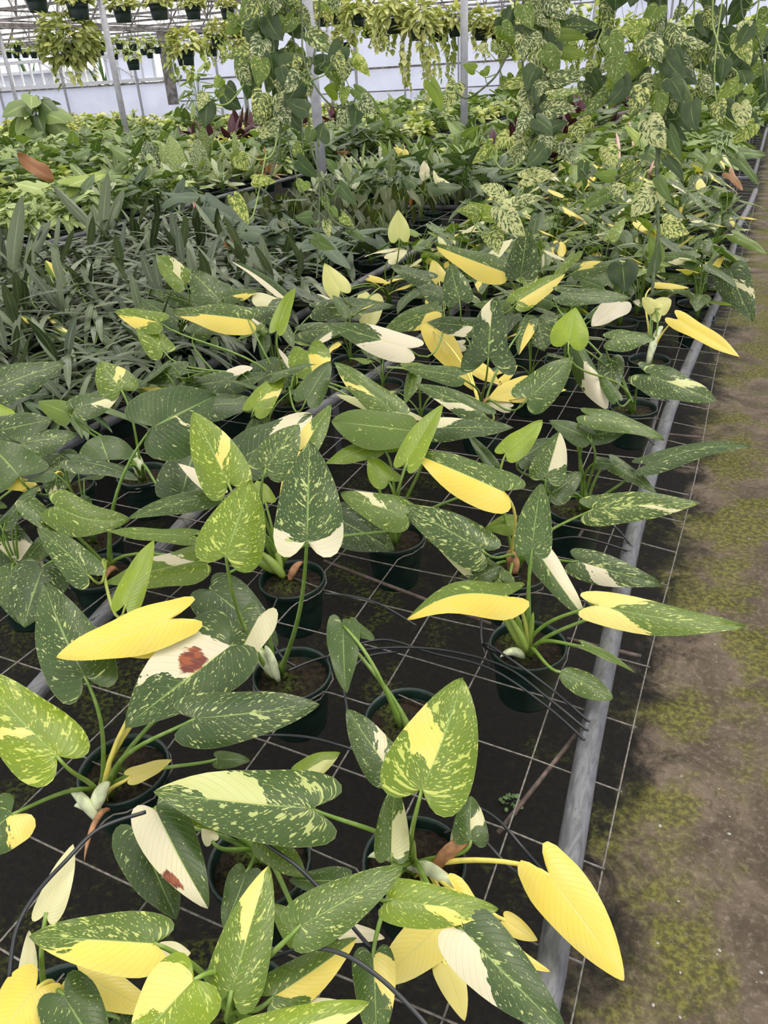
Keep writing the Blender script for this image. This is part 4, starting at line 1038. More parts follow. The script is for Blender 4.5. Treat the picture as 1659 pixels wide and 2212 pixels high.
make_plant('', (30, 640), [FM((25,600),(48,420),36,.16,sv_mat,k=.8,shape='lance'), FM((10,600),(-20,450),30,.14,sv_mat,k=.8,shape='lance'), FM((45,600),(110,470),26,.14,sv_mat,k=.7,shape='lance')],
 'tall upright dark strap-leaved plant at the left edge', kind='potted_peace_lily', group='dark strap-leaved plants')
make_plant('', (225, 560), [FM((222,505),(233,372),26,.18,sv_mat,k=.8,shape='lance'), FM((228,505),(268,405),24,.16,sv_mat,k=.8,shape='lance'), FM((215,505),(110,395),22,.16,sv_mat,k=.7,shape='lance'), FM((212,510),(200,440),22,.14,sv_mat,k=.7,shape='lance')],
 'strap-leaved plant whose upright leaves rise above the dark bed', kind='potted_peace_lily', group='dark strap-leaved plants')
make_plant('', (118, 640), [L_((120,600),(98,562),20,.22,.75,.3,('r',-.3,1.3),.9,k=.7,shape='lance'), L_((85,705),(40,678),14,.14,.5,.3,('l',-.3,1.3),.9,k=.5,shape='lance'), L_((150,720),(115,708),16,.14,.5,.3,('r',-.3,1.3),.6,shape='lance'), L_((100,680),(150,722),14,.16,.5,.3,('r',-.3,1.3),.7,shape='lance')],
 'strap-leaved plant with a few yellow-edged young leaves', kind='potted_peace_lily')
make_plant('', (905, 418), [Wl((918,372),(916,346),22,.30,c=.12,k=.8,shape='heart'), Wl((918,372),(912,392),24,.28,c=.12,k=.8,shape='heart'), Wl((945,392),(936,366),12,.26,c=.3,k=.7), Wl((950,388),(978,402),12,.24,c=.4), L_((900,400),(870,380),34,.26,.1,.1,None), L_((930,405),(1000,400),30,.22,.15,.1,None)],
 'plant with pure cream leaves beyond the near bench middle', kind='potted_philodendron')
make_plant('', (862, 380), [Yl((868,330),(850,318),14,.32,c=.8,k=.8), Yl((872,328),(884,345),18,.32,c=.8,k=.8), Yl((868,332),(862,350),16,.30,c=.8,k=.8), L_((850,350),(820,350),30,.26,.1,.1,None), L_((880,355),(915,360),30,.24,.1,.1,None)],
 'plant with small curled yellow leaves near the second white post', kind='potted_philodendron')
make_plant('', (1350, 402), [FM((1372,362),(1352,388),30,.20,G['mid'],k=.7,shape='arrow'), FM((1500,330),(1530,352),30,.34,G['mid'],shape='arrow'), FM((1400,330),(1440,360),40,.30,G['mid'],k=.6,shape='arrow'), FM((1380,300),(1350,268),30,.40,G['lime'],k=.6,shape='arrow')],
 'green arrow-leaved plant with pale pink spathes past the pipe end', sheaths=[((1338,345),(1330,288),9,(.20,.34),'spathe'), ((1400,384),(1413,346),8,(.18,.30),'spathe'), ((1368,320),(1355,265),7,(.24,.36),'spathe')])
make_plant('', (1560, 380), [FM((1595,345),(1640,398),34,.30,G['mid'],k=.7,shape='arrow'), FM((1540,340),(1520,375),36,.30,G['mid'],k=.7,shape='arrow'), FM((1575,375),(1605,410),26,.16,G['brom'],k=.6,shape='arrow'), FM((1600,330),(1655,335),36,.34,G['mid'],k=.5,shape='arrow')],
 'green arrow-leaved plant leaning out where the pipe ends')
# benches (built after the pots so that the wires bend round them)
near_b = wire_bench(-1.80, -.045, .12, 8.15, True, 'near wire mesh bench with grey pipe rails', [
    [at_z(px, py, .607 + .0) for px, py in ((1150, 2300), (1190, 2092), (1270, 1620), (1330, 1330), (1370, 1150), (1412, 1000), (1445, 890), (1482, 800), (1530, 690), (1562, 620), (1594, 490), (1616, 450), (1632, 412))],
    [at_z(px, py, .582) for px, py in ((60, 1515), (90, 1480), (240, 1310), (380, 1150), (510, 1000), (680, 890), (840, 790), (1000, 655), (1110, 545))]])
cross_braces(near_b)
for (x0, x1, y0, y1, lb) in ((-4.05, -2.0, 1.4, 6.3, 'second bench, under the dark strap-leaved plants'), (-3.83, -2.0, 6.45, 11.1, 'second bench, stretch beside the white posts'), (-3.75, -2.0, 11.2, 20.0, 'second bench, far stretch'), (-1.80, -.10, 8.25, 20.2, 'near bench row beyond the pipe end'),
        (-6.85, -5.05, 4.4, 22.2, 'third bench from the walk'), (-9.3, -7.5, 6.0, 23.8, 'fourth bench from the walk'), (-12.8, -11.2 + 1.3, 8.6, 23.8, 'fifth bench from the walk'), (-16.8, -13.4, 11.8, 22.5, 'wide sixth bench from the walk'), (-21.8, -18.4, 15.4, 22.5, 'bench at far left before the plastic wall')):
    rt = wire_bench(x0, x1, y0, y1, False, lb, [[(x1, y0, .60), (x1, y1, .60)], [(x0, y0, .60), (x0, y1, .60)], [(x0, y0, .60), (x1, y0, .60)]])
# ================================================================ hanging pothos whose vines come down into the view
def vine_leaf(root, tr, bpx, tpx, w, dep, g, marb, col=.3, patch=None, k=None, spk=0, shape='heart', stem_to=None, leafs=None):
    B3 = at_d(bpx[0], bpx[1], dep)
    toc = (EYEV - B3).normalized()
    N = (toc + Vector((R.uniform(-.35, .35), R.uniform(-.2, .2), R.uniform(.0, .6)))).normalized()
    T = on_plane(tpx[0], tpx[1], B3, N); A = T - B3; L = min(A.length, .22); A.normalize(); W = A.cross(N).normalized(); N = W.cross(A)
    hw = w / FPX * dep * .5
    Mx = Matrix(((W.x, A.x, N.x, B3.x), (W.y, A.y, N.y, B3.y), (W.z, A.z, N.z, B3.z), (0, 0, 0, 1)))
    vs, fs, uvs = leaf_geo(L, hw, hw, shape, 4, 12, R.uniform(.0, .35), R.uniform(.0, .22), .04, R.uniform(-.08, .08), .9)
    o = link('leaf', MB().add(vs, fs, uvs).mesh('leaf', M['leaf']), root); o.matrix_local = tr @ Mx
    leafprops(o, g, spk, patch, col, marb)
    if stem_to is not None:
        p0 = stem_to; mid = (p0 + B3) / 2 - Vector((0, 0, .02))
        b = MB(); b.tube([Mx.inverted() @ q for q in (p0, mid, B3)], [.0022, .0018, .0016], 5)
        po = link('petiole', b.mesh('petiole', M['petiole']), o); po['tone'] = .25
    return o
def near_pt(strands, p):
    best = None
    for s_ in strands:
        for q in s_:
            d = (q - p).length
            if best is None or d < best[0]: best = (d, q)
    return best[1]
def smooth(pts, n=5):
    out = []
    P = [pts[0]] + pts + [pts[-1]]
    for i in range(1, len(P) - 2):
        for k in range(n):
            f = k / n; p0, p1, p2, p3 = P[i - 1], P[i], P[i + 1], P[i + 2]
            out.append(.5 * ((2 * p1) + (p2 - p0) * f + (2 * p0 - 5 * p1 + 4 * p2 - p3) * f * f + (3 * p1 - p0 - 3 * p2 + p3) * f ** 3))
    out.append(pts[-1]); return out
def hanging(name, top_px, dep, strands_px, leaves, n_rand, box, label, hang_z=3.0, seed=1):
    rg = random.Random(seed)
    top = at_d(top_px[0], top_px[1], dep); top.z = 2.32
    root = empty(name, tuple(top), label, 'hanging plant'); off = Vector(top); tr = Matrix.Translation(-off)
    pot_parts(root, .125, .17, 0, key='hang10')
    b = MB()
    for a in (0, 2.09, 4.19): b.tube([(.12 * math.cos(a), .12 * math.sin(a), -.01), (.01 * math.cos(a), .01 * math.sin(a), .40)], .0016, 4)
    b.tube([(0, 0, .40), (0, 0, hang_z - top.z - .02)], .0022, 4); b.build('hanger', M['black'], root)
    strands = []
    for (pts, r_, kind) in strands_px:
        P = [at_d(x, y, d_) for x, y, d_ in pts]
        if pts[0][1] < 20: P = [top + Vector((rg.uniform(-.08, .08), rg.uniform(-.08, .08), -.01)), Vector((P[0].x, P[0].y, 2.2))] + P
        P = smooth(P); strands.append(P)
        b = MB(); b.tube([p - off for p in P], r_, 6); b.build('vine', M['vine' if kind == 'd' else 'vinelite'], root)
    for (b_, t_, w_, g_, mb_, c_) in leaves:
        d_ = dep + rg.uniform(-.06, .06); B3 = at_d(b_[0], b_[1], d_); q = near_pt(strands, B3)
        vine_leaf(root, tr, b_, t_, w_, d_, g_, mb_, c_, stem_to=q if (q - B3).length < .22 else None)
    x0, y0, x1, y1 = box
    for i in range(n_rand):
        s_ = rg.choice(strands); q = rg.choice(s_)
        if rg.random() < .5: py = y0 + (y1 - y0) * rg.random() ** 1.3; px = rg.gauss((x0 + x1) / 2, (x1 - x0) / 5)
        else:
            d = q - EYEV; dz = d.dot(cf); px = CX + FPX * d.dot(cr) / dz + rg.gauss(0, 22); py = CY + FPX * d.dot(cd) / dz + rg.gauss(0, 14)
        if not (-260 < py < y1): continue
        d_ = dep + rg.uniform(-.12, .12); B3 = at_d(px, py, d_); q = near_pt(strands, B3)
        a = rg.uniform(-.9, .9); l = rg.uniform(42, 66) * 2.5 / dep; wd = l * rg.uniform(.6, .85)
        r = rg.random(); g_, mb_ = ((.08, .05) if r < .30 else (.15, .35) if r < .45 else (.2, .75) if r < .8 else (.6, .55))
        vine_leaf(root, tr, (px, py), (px + math.sin(a) * l, py + math.cos(a) * l), wd, d_, g_, mb_, rg.choice((0, .3, .8)), stem_to=q if (q - B3).length < .25 else None)
V = lambda b, t, w, g=.3, m=.7, c=.3: (b, t, w, g, m, c)
D = 2.5
hanging('hanging_pothos', (640, 0), D, [
 ([(585, 0, D), (590, 90, D), (600, 200, D), (605, 300, D), (585, 380, D), (560, 440, D)], .0035, 'd'),
 ([(620, 0, D + .05), (640, 120, D + .05), (650, 250, D + .05), (655, 320, D)], .003, 'd'),
 ([(690, 0, D), (680, 110, D), (662, 180, D), (668, 260, D), (675, 330, D), (700, 400, D), (715, 470, D), (760, 495, D), (778, 480, D)], .0032, 'd'),
 ([(650, 0, D - .05), (655, 120, D - .05), (680, 185, D - .05), (720, 230, D - .05), (760, 225, D - .05), (768, 205, D - .05)], .003, 'd'),
 ([(560, 0, D), (555, 90, D), (540, 150, D), (522, 190, D), (490, 225, D), (455, 220, D), (445, 200, D)], .003, 'l'),
 ([(605, 260, D), (590, 330, D), (560, 345, D), (530, 330, D)], .0028, 'l'),
 ([(618, 280, D), (640, 380, D), (665, 430, D), (720, 490, D), (738, 500, D)], .0025, 'd'),
 ([(686, 300, D), (690, 400, D), (688, 520, D), (684, 600, D)], .0024, 'd'),
 ([(640, 20, D), (700, 120, D), (690, 150, D), (730, 150, D), (760, 130, D)], .0026, 'd'),
 ([(575, 330, D), (545, 470, D), (515, 460, D), (500, 430, D)], .0026, 'l')], [
 V((655,55),(595,32),56,.05,0), V((600,148),(672,125),46,.2,.35), V((682,142),(729,128),38,.08,0), V((665,70),(733,118),36,.35,.7), V((762,125),(797,164),30,.8,.8,.8),
 V((745,130),(742,180),40,.35,.8), V((768,195),(826,244),28,.55,.0), V((728,200),(697,190),34,.85,.2), V((745,190),(740,228),24,.7,.6,.8), V((592,132),(574,202),46,.35,.55,.7), V((550,190),(545,153),32,.12,.3),
 V((443,203),(428,240),26,.5,.85), V((475,195),(502,236),30,.7,.6,.8), V((478,170),(463,190),24,.8,.6,.9), V((595,225),(650,194),34,.3,.85), V((662,237),(616,214),38,.08,0), V((590,218),(570,267),30,.35,.8),
 V((563,286),(612,264),30,.4,.9), V((640,240),(612,262),34,.5,0), V((690,302),(700,262),44,.1,0), V((512,50),(490,20),26,.5,.6,.8), V((512,52),(485,70),28,.75,0), V((545,110),(485,124),36,.4,.7,.9), V((548,85),(528,60),24,.06,0),
 V((585,30),(572,86),26,.4,.7), V((690,5),(732,26),28,.8,.6,.8), V((515,338),(536,368),38,.6,.8,.8), V((505,425),(537,485),32,.6,.8,.9), V((585,262),(600,292),36,.3,.8), V((548,390),(597,392),26,.7,.8,.9), V((645,336),(644,302),26,.6,.7,.9),
 V((672,280),(660,310),26,.5,0), V((643,346),(690,382),36,.14,0), V((722,365),(704,340),22,.4,0), V((656,392),(648,416),34,.7,.5,.8), V((733,400),(771,446),26,.2,.1), V((672,468),(636,470),30,.35,0), V((715,450),(731,470),20,.55,0),
 V((738,468),(765,486),22,.6,.7,.9), V((706,478),(712,513),22,.5,.9), V((755,492),(789,520),24,.35,.1), V((680,515),(725,537),30,.45,0), V((700,425),(716,456),20,.5,.6), V((610,330),(570,350),30,.25,.6), V((635,150),(590,175),34,.2,.3)],
 165, (490, -200, 690, 240), 'marble-leaved pothos hanging left of centre in front of the white post', seed=3)
D = 2.7
hanging('hanging_pothos', (1150, 0), D, [
 ([(1112, 0, D), (1108, 80, D), (1080, 150, D), (1050, 185, D), (1010, 212, D), (985, 200, D)], .0034, 'd'),
 ([(1130, 0, D), (1130, 150, D), (1150, 250, D), (1140, 350, D), (1130, 420, D), (1112, 445, D)], .004, 'd'),
 ([(1175, 0, D), (1180, 90, D), (1178, 200, D), (1165, 280, D), (1150, 380, D), (1130, 440, D)], .0045, 'd'),
 ([(1200, 0, D), (1195, 150, D), (1182, 230, D), (1160, 330, D)], .0035, 'd'),
 ([(1160, 300, D), (1120, 355, D), (1085, 365, D), (1063, 335, D)], .003, 'l'),
 ([(1135, 400, D), (1100, 470, D), (1055, 505, D), (1030, 490, D), (1015, 460, D)], .0035, 'l'),
 ([(1165, 290, D), (1215, 310, D), (1250, 290, D), (1275, 262, D)], .003, 'l')], [
 V((1200,60),(1299,60),44,.15,.55), V((1205,75),(1276,80),28,.75,.1), V((1203,105),(1273,116),34,.8,.45,.9), V((1170,85),(1130,118),42,.25,.8), V((1160,148),(1216,112),56,.25,.92), V((1190,168),(1272,150),40,.22,.7), V((1126,176),(1070,187),26,.6,.8,.8),
 V((1145,196),(1135,250),46,.3,.85), V((1188,205),(1255,186),24,.6,.7), V((1175,240),(1246,232),40,.2,.75), V((1165,290),(1230,262),40,.15,.3), V((1165,305),(1235,290),24,.8,.6,.8), V((1130,295),(1100,338),46,.35,.85), V((1100,295),(1066,320),40,.5,.85,.8),
 V((1063,312),(1018,354),30,.6,.75,.9), V((1130,386),(1207,378),38,.35,.92,.5), V((1085,425),(1031,400),34,.35,.9), V((1068,465),(1012,435),36,.8,.6,.9), V((1080,448),(1138,511),54,.25,.95), V((1058,500),(1075,548),46,.35,.85,.6), V((1110,438),(1178,424),28,.3,.8),
 V((1033,462),(985,455),30,.6,.7,.8), V((985,180),(966,231),44,.35,.92), V((930,178),(955,243),30,.85,.3,.9), V((1045,150),(1053,164),26,.8,.5,.9), V((1025,150),(1000,140),24,.8,.4,.9), V((1050,105),(1026,100),22,.4,.9), V((1072,92),(1060,112),24,.5,.8), V((1105,20),(1085,62),26,.1,0),
 V((1335,-30),(1330,22),78,.1,0), V((1245,275),(1215,320),26,.5,.8,.8), V((1275,262),(1240,280),30,.5,.9,.8)],
 85, (1080, -200, 1230, 330), 'marble-leaved pothos hanging right of centre with a looping vine to its left', seed=5)
D = 2.6
hanging('hanging_pothos', (1420, 0), D, [
 ([(1425, 0, D), (1428, 100, D), (1432, 200, D), (1422, 300, D), (1418, 400, D), (1422, 500, D), (1415, 560, D), (1408, 640, D)], .0058, 'd'),
 ([(1440, 0, D), (1445, 120, D), (1438, 240, D), (1425, 330, D), (1420, 420, D), (1425, 470, D)], .004, 'd'),
 ([(1400, 0, D), (1410, 130, D), (1385, 170, D), (1365, 195, D), (1340, 150, D)], .003, 'd'),
 ([(1470, 0, D), (1450, 100, D), (1440, 190, D)], .004, 'd'),
 ([(1395, 270, D), (1375, 310, D), (1345, 325, D), (1325, 318, D)], .003, 'l'),
 ([(1420, 260, D), (1385, 350, D), (1330, 385, D), (1285, 395, D), (1255, 365, D)], .003, 'd'),
 ([(1395, 370, D), (1370, 430, D), (1340, 440, D), (1318, 425, D)], .003, 'l'),
 ([(1420, 470, D), (1390, 530, D), (1395, 560, D)], .003, 'd'),
 ([(1540, 0, D), (1550, 90, D), (1575, 140, D), (1592, 155, D)], .003, 'l'),
 ([(1560, 0, D), (1545, 120, D), (1545, 200, D), (1560, 245, D), (1595, 272, D), (1612, 270, D)], .003, 'l'),
 ([(1600, 0, D), (1640, 90, D), (1655, 200, D)], .003, 'd')], [
 V((1395,60),(1336,64),44,.75,.7,.9), V((1472,90),(1536,98),30,.3,.8), V((1455,150),(1508,180),38,.08,0), V((1375,130),(1300,190),50,.7,.55,.8), V((1362,150),(1310,195),40,.75,.5,.8), V((1412,170),(1385,236),58,.3,.88), V((1316,195),(1254,256),32,.45,.6,.6),
 V((1400,262),(1438,321),54,.3,.92), V((1440,252),(1487,305),28,.1,0), V((1452,222),(1493,288),30,.1,.1), V((1445,280),(1474,347),30,.35,0), V((1460,172),(1497,228),30,.4,0), V((1312,318),(1331,363),42,.5,.9,.6), V((1362,382),(1350,340),46,.5,.7,.8), V((1325,380),(1282,375),28,.7,.1),
 V((1428,325),(1483,361),22,.5,.8,.6), V((1262,352),(1250,395),26,.3,.3), V((1418,412),(1362,468),64,.3,.92), V((1433,482),(1490,503),46,.4,.85,.7), V((1422,388),(1454,439),26,.45,0), V((1312,418),(1252,452),32,.5,.5,.8), V((1345,412),(1315,400),30,.4,.8), V((1385,405),(1360,395),30,.6,.7,.8),
 V((1440,345),(1478,395),24,.1,0), V((1598,75),(1622,139),44,.6,.8,.7), V((1600,62),(1628,45),28,.3,.9), V((1612,180),(1600,150),36,.15,.2), V((1595,180),(1545,215),36,.75,.6,.9), V((1600,226),(1606,281),40,.4,.92), V((1628,268),(1581,309),38,.7,.75,.9), V((1625,190),(1605,200),22,.8,.6), V((1408,590),(1425,520),24,.3,0), V((1420,560),(1400,505),34,.7,.2,.9)],
 110, (1300, -200, 1520, 230), 'marble-leaved pothos hanging on the right with a thick dark stem', seed=7)
D = 3.0
hanging('hanging_pothos', (1580, 0), D, [([(1500, 0, D), (1510, 100, D), (1520, 220, D)], .003, 'l'), ([(1570, 0, D), (1580, 120, D), (1600, 250, D)], .003, 'd'), ([(1640, 0, D), (1630, 100, D), (1650, 220, D)], .003, 'l'), ([(1320, 0, D), (1290, 100, D), (1280, 180, D)], .003, 'l')], [],
 120, (1470, -180, 1680, 260), 'marble-leaved pothos hanging at the right edge behind the thick stem', seed=9)

# ================================================================ hanging baskets further back
def dome(mat, n, L, rx, rz, seed, drop=.0):
    rg_ = random.Random(seed); b = MB()
    for i in range(n):
        a = rg_.uniform(0, 6.28); e = math.asin(rg_.uniform(-.35 - drop, 1)); k = rg_.uniform(.75, 1.05)
        p = Vector((rx * math.cos(e) * math.cos(a) * k, rx * math.cos(e) * math.sin(a) * k, .04 + rz * math.sin(e) * k)); s_ = L * rg_.uniform(.7, 1.25)
        vs, fs, uvs = leaf_geo(s_, s_ * .36, s_ * .36, 'heart', 2, 6, .2, .2, .04, 0, 1, rng=rg_)
        Mx = Matrix.Translation(p) @ Matrix.Rotation(a - 1.57 + rg_.uniform(-.9, .9), 4, 'Z') @ Matrix.Rotation(rg_.uniform(-1.1, .1) + max(0, e) * .7, 4, 'X') @ Matrix.Rotation(rg_.uniform(-.5, .5), 4, 'Y')
        b.add([Mx @ Vector(v) for v in vs], fs, uvs)
    return b.mesh('foliage', mat), None
G['gold'] = foliage_mat('gold_marbled_leaf', (.20, .25, .05), (.50, .50, .17), .42, fleck=.35, fc=(.60, .58, .26), rib=.1)
bk = {'yb': [dome(G['yel'], 150, .095, .22, .20, 300 + i) for i in range(3)],
      'gb': [dome(G['gold'], 520, .082, .31, .25, 310 + i, .5) for i in range(2)],
      'sb': [dome(G['lime'], 45, .085, .15, .14, 320 + i) for i in range(2)]}
def trail_mesh(n, ln, seed, mat):
    rg_ = random.Random(seed); b = MB(); q = MB()
    for i in range(n):
        a = rg_.uniform(0, 6.28); r = rg_.uniform(.12, .2); l = ln * rg_.uniform(.4, 1.0); pts = []
        for k in range(8):
            t = k / 7; pts.append(Vector(((r + .08 * math.sin(t * 3)) * math.cos(a + t * .5), (r + .08 * math.sin(t * 3)) * math.sin(a + t * .5), .03 - l * t)))
        q.tube(pts, .003, 4)
        m_ = int(l / .045)
        for j in range(m_):
            t = j / m_; p = pts[min(6, int(t * 7))].lerp(pts[min(7, int(t * 7) + 1)], (t * 7) % 1)
            s_ = rg_.uniform(.06, .10); vs, fs, uvs = leaf_geo(s_, s_ * .38, s_ * .38, 'heart', 2, 6, .2, .2, .03, 0, 1, rng=rg_)
            Mx = Matrix.Translation(p) @ Matrix.Rotation(a - 1.57 + rg_.uniform(-1.4, 1.4), 4, 'Z') @ Matrix.Rotation(rg_.uniform(-1.5, -.3), 4, 'X')
            b.add([Mx @ Vector(v) for v in vs], fs, uvs)
    return b.mesh('trailing_foliage', mat), q.mesh('vine', M['vine'])
TR = [trail_mesh(8, .45, 1, G['yel']), trail_mesh(8, .45, 2, G['lime']), trail_mesh(12, .85, 3, G['lime']), trail_mesh(8, 1.0, 4, G['yel'])]
def basket(px, py, dep, kind, label, group=None, tr=None, sc=1.0, zf=1.0, pot_r=.125):
    p = at_d(px, py, dep); ty = min(TRUSS_Y, key=lambda q: abs(q - p.y)); p = at_d(px, py, dep * ty / p.y)
    root = empty('hanging_basket', tuple(p), label, 'hanging plant', group)
    pot_parts(root, pot_r, pot_r * 1.36, 0, key='hang10' if pot_r == .125 else 'hang6')
    f = rg.choice(bk[kind])[0]; o = link('foliage', f, root); o.rotation_euler = (0, 0, rg.uniform(0, 6)); s_ = sc * rg.uniform(.9, 1.1); o.scale = (s_, s_, s_ * zf)
    if tr is not None:
        a, c = TR[tr]; o2 = link('trailing_foliage', a, root); o2.rotation_euler = (0, 0, rg.uniform(0, 6)); link('vine', c, o2); o2.scale = (sc, sc, rg.uniform(.8, 1.1))
    top = 2.985 - p.z; b = MB()
    for a in (0, 2.09, 4.19): b.tube([(pot_r * .95 * math.cos(a), pot_r * .95 * math.sin(a), -.01), (0, 0, min(.42, top * .8))], .003, 4)
    b.tube([(0, 0, min(.42, top * .8)), (0, 0, max(top, .45))], .004, 4); b.build('hanger', M['bench'], root)
    return root
for i, (x, y, d) in enumerate(((75, -14, 8.3), (165, 2, 8.7), (262, 14, 9.4), (341, 8, 10.3), (415, 12, 11.0), (490, 15, 11.8))):
    basket(x, y, d, 'yb', ('hanging basket with yellow-green pothos, %s of the six in the top left row' % ('leftmost', 'second', 'third', 'fourth', 'fifth', 'rightmost')[i]), 'baskets in the top left row', sc=.78, zf=.7)
basket(150, 95, 9.2, 'gb', 'very bushy hanging pothos basket hiding its pot, upper left', tr=0, sc=1.0, zf=1.0)
basket(398, 108, 10.2, 'yb', 'bushy hanging basket with trailing vines, left of the dense vines', tr=1, sc=1.05)
basket(286, 128, 13, 'sb', 'small basket just right of the left post', sc=1.0)
basket(214, 92, 15, 'sb', 'double-tiered small basket left of the post', sc=1.0)
def nth(x, L): 
    k = sorted(a[0] for a in L).index(x) + 1
    return ORDR(k) + ' from the left'
FARB = ((36, 98, 22), (16, 113, 25), (34, 114, 26), (53, 113, 26), (72, 113, 24), (88, 117, 26), (118, 104, 24), (257, 93, 24), (286, 95, 21), (247, 116, 25), (322, 92, 22), (310, 106, 24), (270, 107, 26), (340, 102, 22), (323, 114, 26), (215, 105, 22), (175, 110, 25))
for (x, y, d) in FARB:
    basket(x, y, d, 'sb', 'small hanging pot far back at upper left, ' + nth(x, FARB), 'far small hanging pots', sc=1.2)
MIDB = ((700, 36, 15, 0, 1.1), (730, 28, 13.5, 0, 1.1), (772, 30, 12.5, 1, 1.1), (797, 58, 13, 0, 1.15), (742, 92, 13, 1, 1.1), (505, 60, 14, 0, 1.0), (468, 75, 13, 1, .9), (520, 100, 14, 0, .9), (455, 100, 15, 0, .8), (690, 90, 15, None, .9), (830, 70, 16, 1, 1.0))
for (x, y, d, t, s_) in MIDB:
    basket(x, y, d, 'yb', 'light yellow-green hanging basket left of the middle posts, ' + nth(x, MIDB), 'baskets left of the middle posts', tr=t, sc=s_)
RB = ((850, 40, 9.6, 0, 1.1), (905, 55, 9.8, 3, 1.1), (945, 62, 11, 2, 1.0), (985, 50, 11, 0, 1.0), (1040, 58, 10.5, 0, 1.0), (1078, 68, 10.5, 0, .95), (1120, 60, 10, 1, 1.1), (1230, 40, 10, 2, 1.1), (1285, 50, 9.5, 2, 1.1), (1330, 70, 9.5, 2, 1.1), (1375, 60, 10, 2, 1.1), (1180, 30, 11, 1, 1.0), (1480, 60, 9.5, 2, 1.1), (1530, 80, 9, 2, 1.1), (1600, 70, 9, 2, 1.1), (1650, 90, 9, 2, 1.1), (1430, 75, 10, 2, 1.1))
for (x, y, d, t, s_) in RB:
    basket(x, y, d, 'yb' if x < 1200 else 'sb', ('trailing pothos basket behind the dense vines, ' if x > 1200 else 'light trailing pothos basket around the slim post, ') + nth(x, RB), 'trailing baskets right' if x > 1200 else 'trailing baskets centre', tr=t, sc=s_)

# ================================================================ drip tubes
def tube_px(pts, label, r=.0026, emitter=None):
    P = smooth([at_z(x, y, z) for x, y, z in pts], 7)
    o0 = P[0]; b = MB(); b.tube([p - o0 for p in P], r, 7); o = b.build('drip_tube', M['black'], None, loc=tuple(o0))
    tag(o, label, 'tube')
z6 = .612
tube_px([(1274,1560,.625),(1180,1480,.64),(1060,1395,.66),(1050,1400,.63),(1110,1420,.60)], 'black drip tube crossing the lone pot to the pipe, upper one')
tube_px([(1271,1580,.625),(1180,1505,.64),(1090,1440,.64),(960,1405,.63),(830,1400,.63),(700,1420,.62),(620,1450,.62)], 'black drip tube running left from the pipe past the lone pot, middle one')
tube_px([(1264,1600,.625),(1180,1525,.63),(1060,1445,.64),(930,1410,.62),(830,1382,.62),(740,1402,.62)], 'black drip tube running left from the pipe, lowest of the three')
tube_px([(1180,1890,.625),(1130,1832,.66),(1080,1775,.67),(1035,1745,.66),(1000,1740,.64)], 'black drip tube arching from the pipe behind the big yellow leaf, upper one')
tube_px([(1165,1915,.625),(1100,1872,.66),(1040,1810,.67),(1000,1790,.66),(960,1800,.64)], 'black drip tube arching from the pipe behind the big yellow leaf, lower one')
tube_px([(20,2110,.80),(35,2010,.82),(75,1935,.83),(140,1862,.84),(215,1790,.84),(315,1754,.83)], 'long black tube arching up from the lower left corner to the two-tone leaf')
tube_px([(490,1770,.76),(540,1795,.76),(585,1830,.75),(640,1870,.74),(700,1930,.72),(790,2035,.70),(830,2080,.66)], 'black tube descending from behind the middle leaf towards the bottom')
tube_px([(575,2074,.74),(640,2052,.78),(700,2050,.80),(760,2070,.80),(830,2120,.79),(900,2190,.78),(940,2240,.77)], 'black tube curving across the bottom right of centre')
tube_px([(555,1590,.62),(600,1588,.64),(660,1592,.65),(720,1606,.65),(780,1630,.64),(860,1700,.62)], 'black drip tube behind the upright speckled leaf')
tube_px([(700,1282,.63),(760,1288,.64),(820,1305,.64),(900,1352,.62)], 'black drip tube right of the mid-bench pot')
tube_px([(1178,1170,.63),(1240,1160,.65),(1300,1172,.64),(1362,1192,.625)], 'black drip tube joining the pipe below the two-lobed leaf, lower one')
tube_px([(1240,1118,.63),(1290,1120,.66),(1330,1140,.64),(1366,1182,.625)], 'black drip tube joining the pipe below the two-lobed leaf, upper one')
tube_px([(1250,1270,.63),(1290,1320,.64),(1318,1350,.625)], 'short black drip tube at the pipe under the long right leaf')
tube_px([(1125,1245,.63),(1060,1262,.65),(1045,1300,.62),(1040,1380,.60),(1060,1440,.58)], 'black drip tube looping down left of the lone pot')
tube_px([(600,1290,.62),(585,1330,.63),(583,1370,.63),(610,1420,.63),(640,1440,.62)], 'black drip tube between the two middle pots')
tube_px([(760,1600,.60),(748,1520,.63),(745,1470,.64),(790,1420,.64),(860,1408,.62)], 'black loop of tube around the bent stalk')
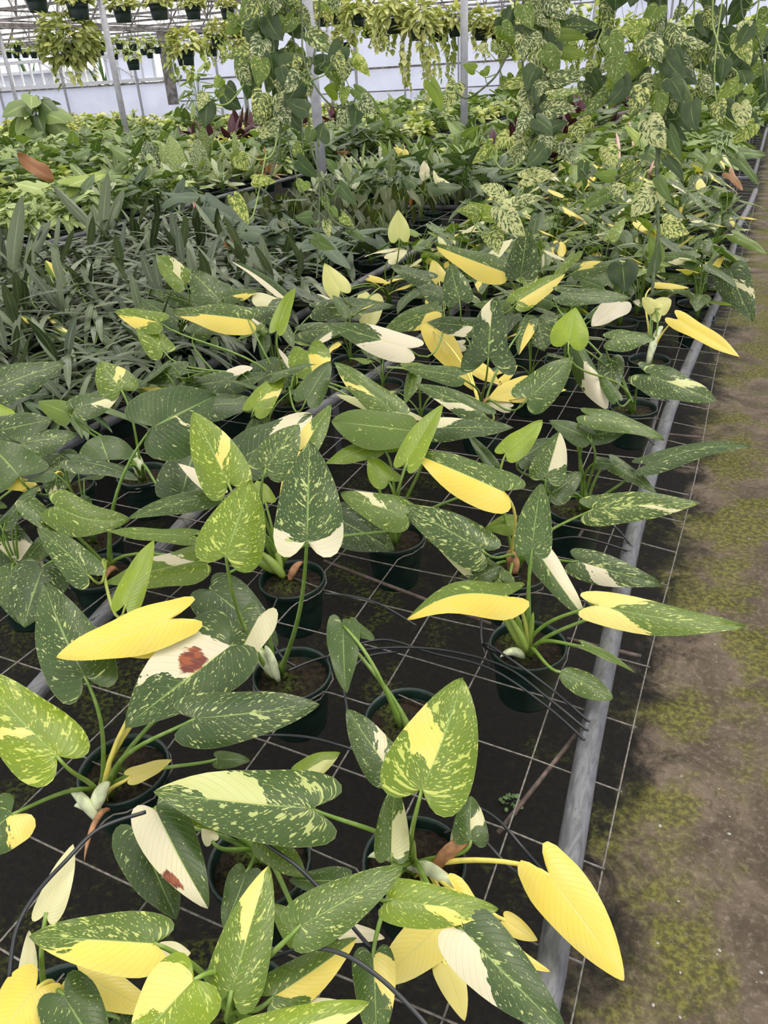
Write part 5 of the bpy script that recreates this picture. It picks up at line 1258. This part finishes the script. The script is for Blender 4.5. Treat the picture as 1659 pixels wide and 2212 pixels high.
for i, (a, c, e) in enumerate((((1390,1030),(1330,1010),(1280,1030)), ((1418,965),(1370,930),(1300,935)), ((1452,872),(1400,840),(1350,850)), ((1480,815),(1430,790),(1380,800)), ((1500,760),(1450,735),(1400,745)), ((1530,700),(1480,670),(1430,690)))):
    tube_px([(a[0],a[1],.62),(c[0],c[1],.66),(e[0],e[1],.62)], 'thin black drip tube leaving the pipe beside the %s' % ('two-lobed spotted leaf', 'long leaf over the walk', 'rolled white leaf', 'arrow-shaped leaf pair', 'yellow folded leaf', 'leaf hanging over the walk')[i], .0018)
# ---- weeds and stones on the floor
wm = foliage_mat('weed_leaf', (.07, .13, .04), (.13, .22, .07), .5, rib=0)
wb = bush(wm, 26, 'oval', .022, .018, .05, .05, 400, stems=False)[0]
for (x, y, lb) in ((1105, 1740, 'small clover-like weed on the soil under the mesh near the pipe'), (385, 2100, 'small weed on the soil at the lower left')):
    p = at_z(x, y, 0); o = link('weed', wb, None, (p.x, p.y, 0)); tag(o, lb, 'weed'); o.scale = (.55, .55, .5)
sm = flat_mat('pebble_stone', (.34, .32, .29), .8)
pb = MB(); pb.lathe([(.001, -.3), (.7, -.25), (1, .15), (.75, .55), (.3, .75), (.001, .8)], 9); pm = pb.mesh('pebble', sm)
rg3 = random.Random(2)
for i in range(46):
    x, y = rg3.uniform(1280, 1650), rg3.uniform(700, 2200); p = at_z(x, y, 0); s_ = rg3.uniform(.0018, .0045)
    if p.x < .02: continue
    o = link('pebble', pm, None, (p.x, p.y, .0003)); o.scale = (s_, s_ * rg3.uniform(.7, 1.3), s_ * .7); o.rotation_euler = (0, 0, rg3.uniform(0, 6))
    tag(o, 'tiny pale grit stone lying on the mossy concrete walk', 'pebble', 'grit on the walk')
# ---- palms outside
pal = foliage_mat('palm_leaf', (.03, .07, .03), (.09, .16, .06), .5, rib=0)
for i, (px, py) in enumerate(((225, 160), (60, 160), (300, 150), (130, 160))):
    p = at_d(px, py, 34 + 6 * i); p.z = 0
    rt = empty('palm', (p.x, p.y, 0), 'green palm outside the open window band, ' + ('just left of the slim post', 'leftmost', 'rightmost', 'second from left')[i], 'tree', 'palms outside')
    b = MB(); b.tube([(0, 0, 0), (0, 0, 1.7)], [.16, .10], 8); b.build('trunk', M['brown'], rt)
    f, _ = bush(pal, 60, 'lance', 1.7, .13, 1.5, .6, 500 + i, (-.5, 1.2), curl=.3, stems=False); link('fronds', f, rt)
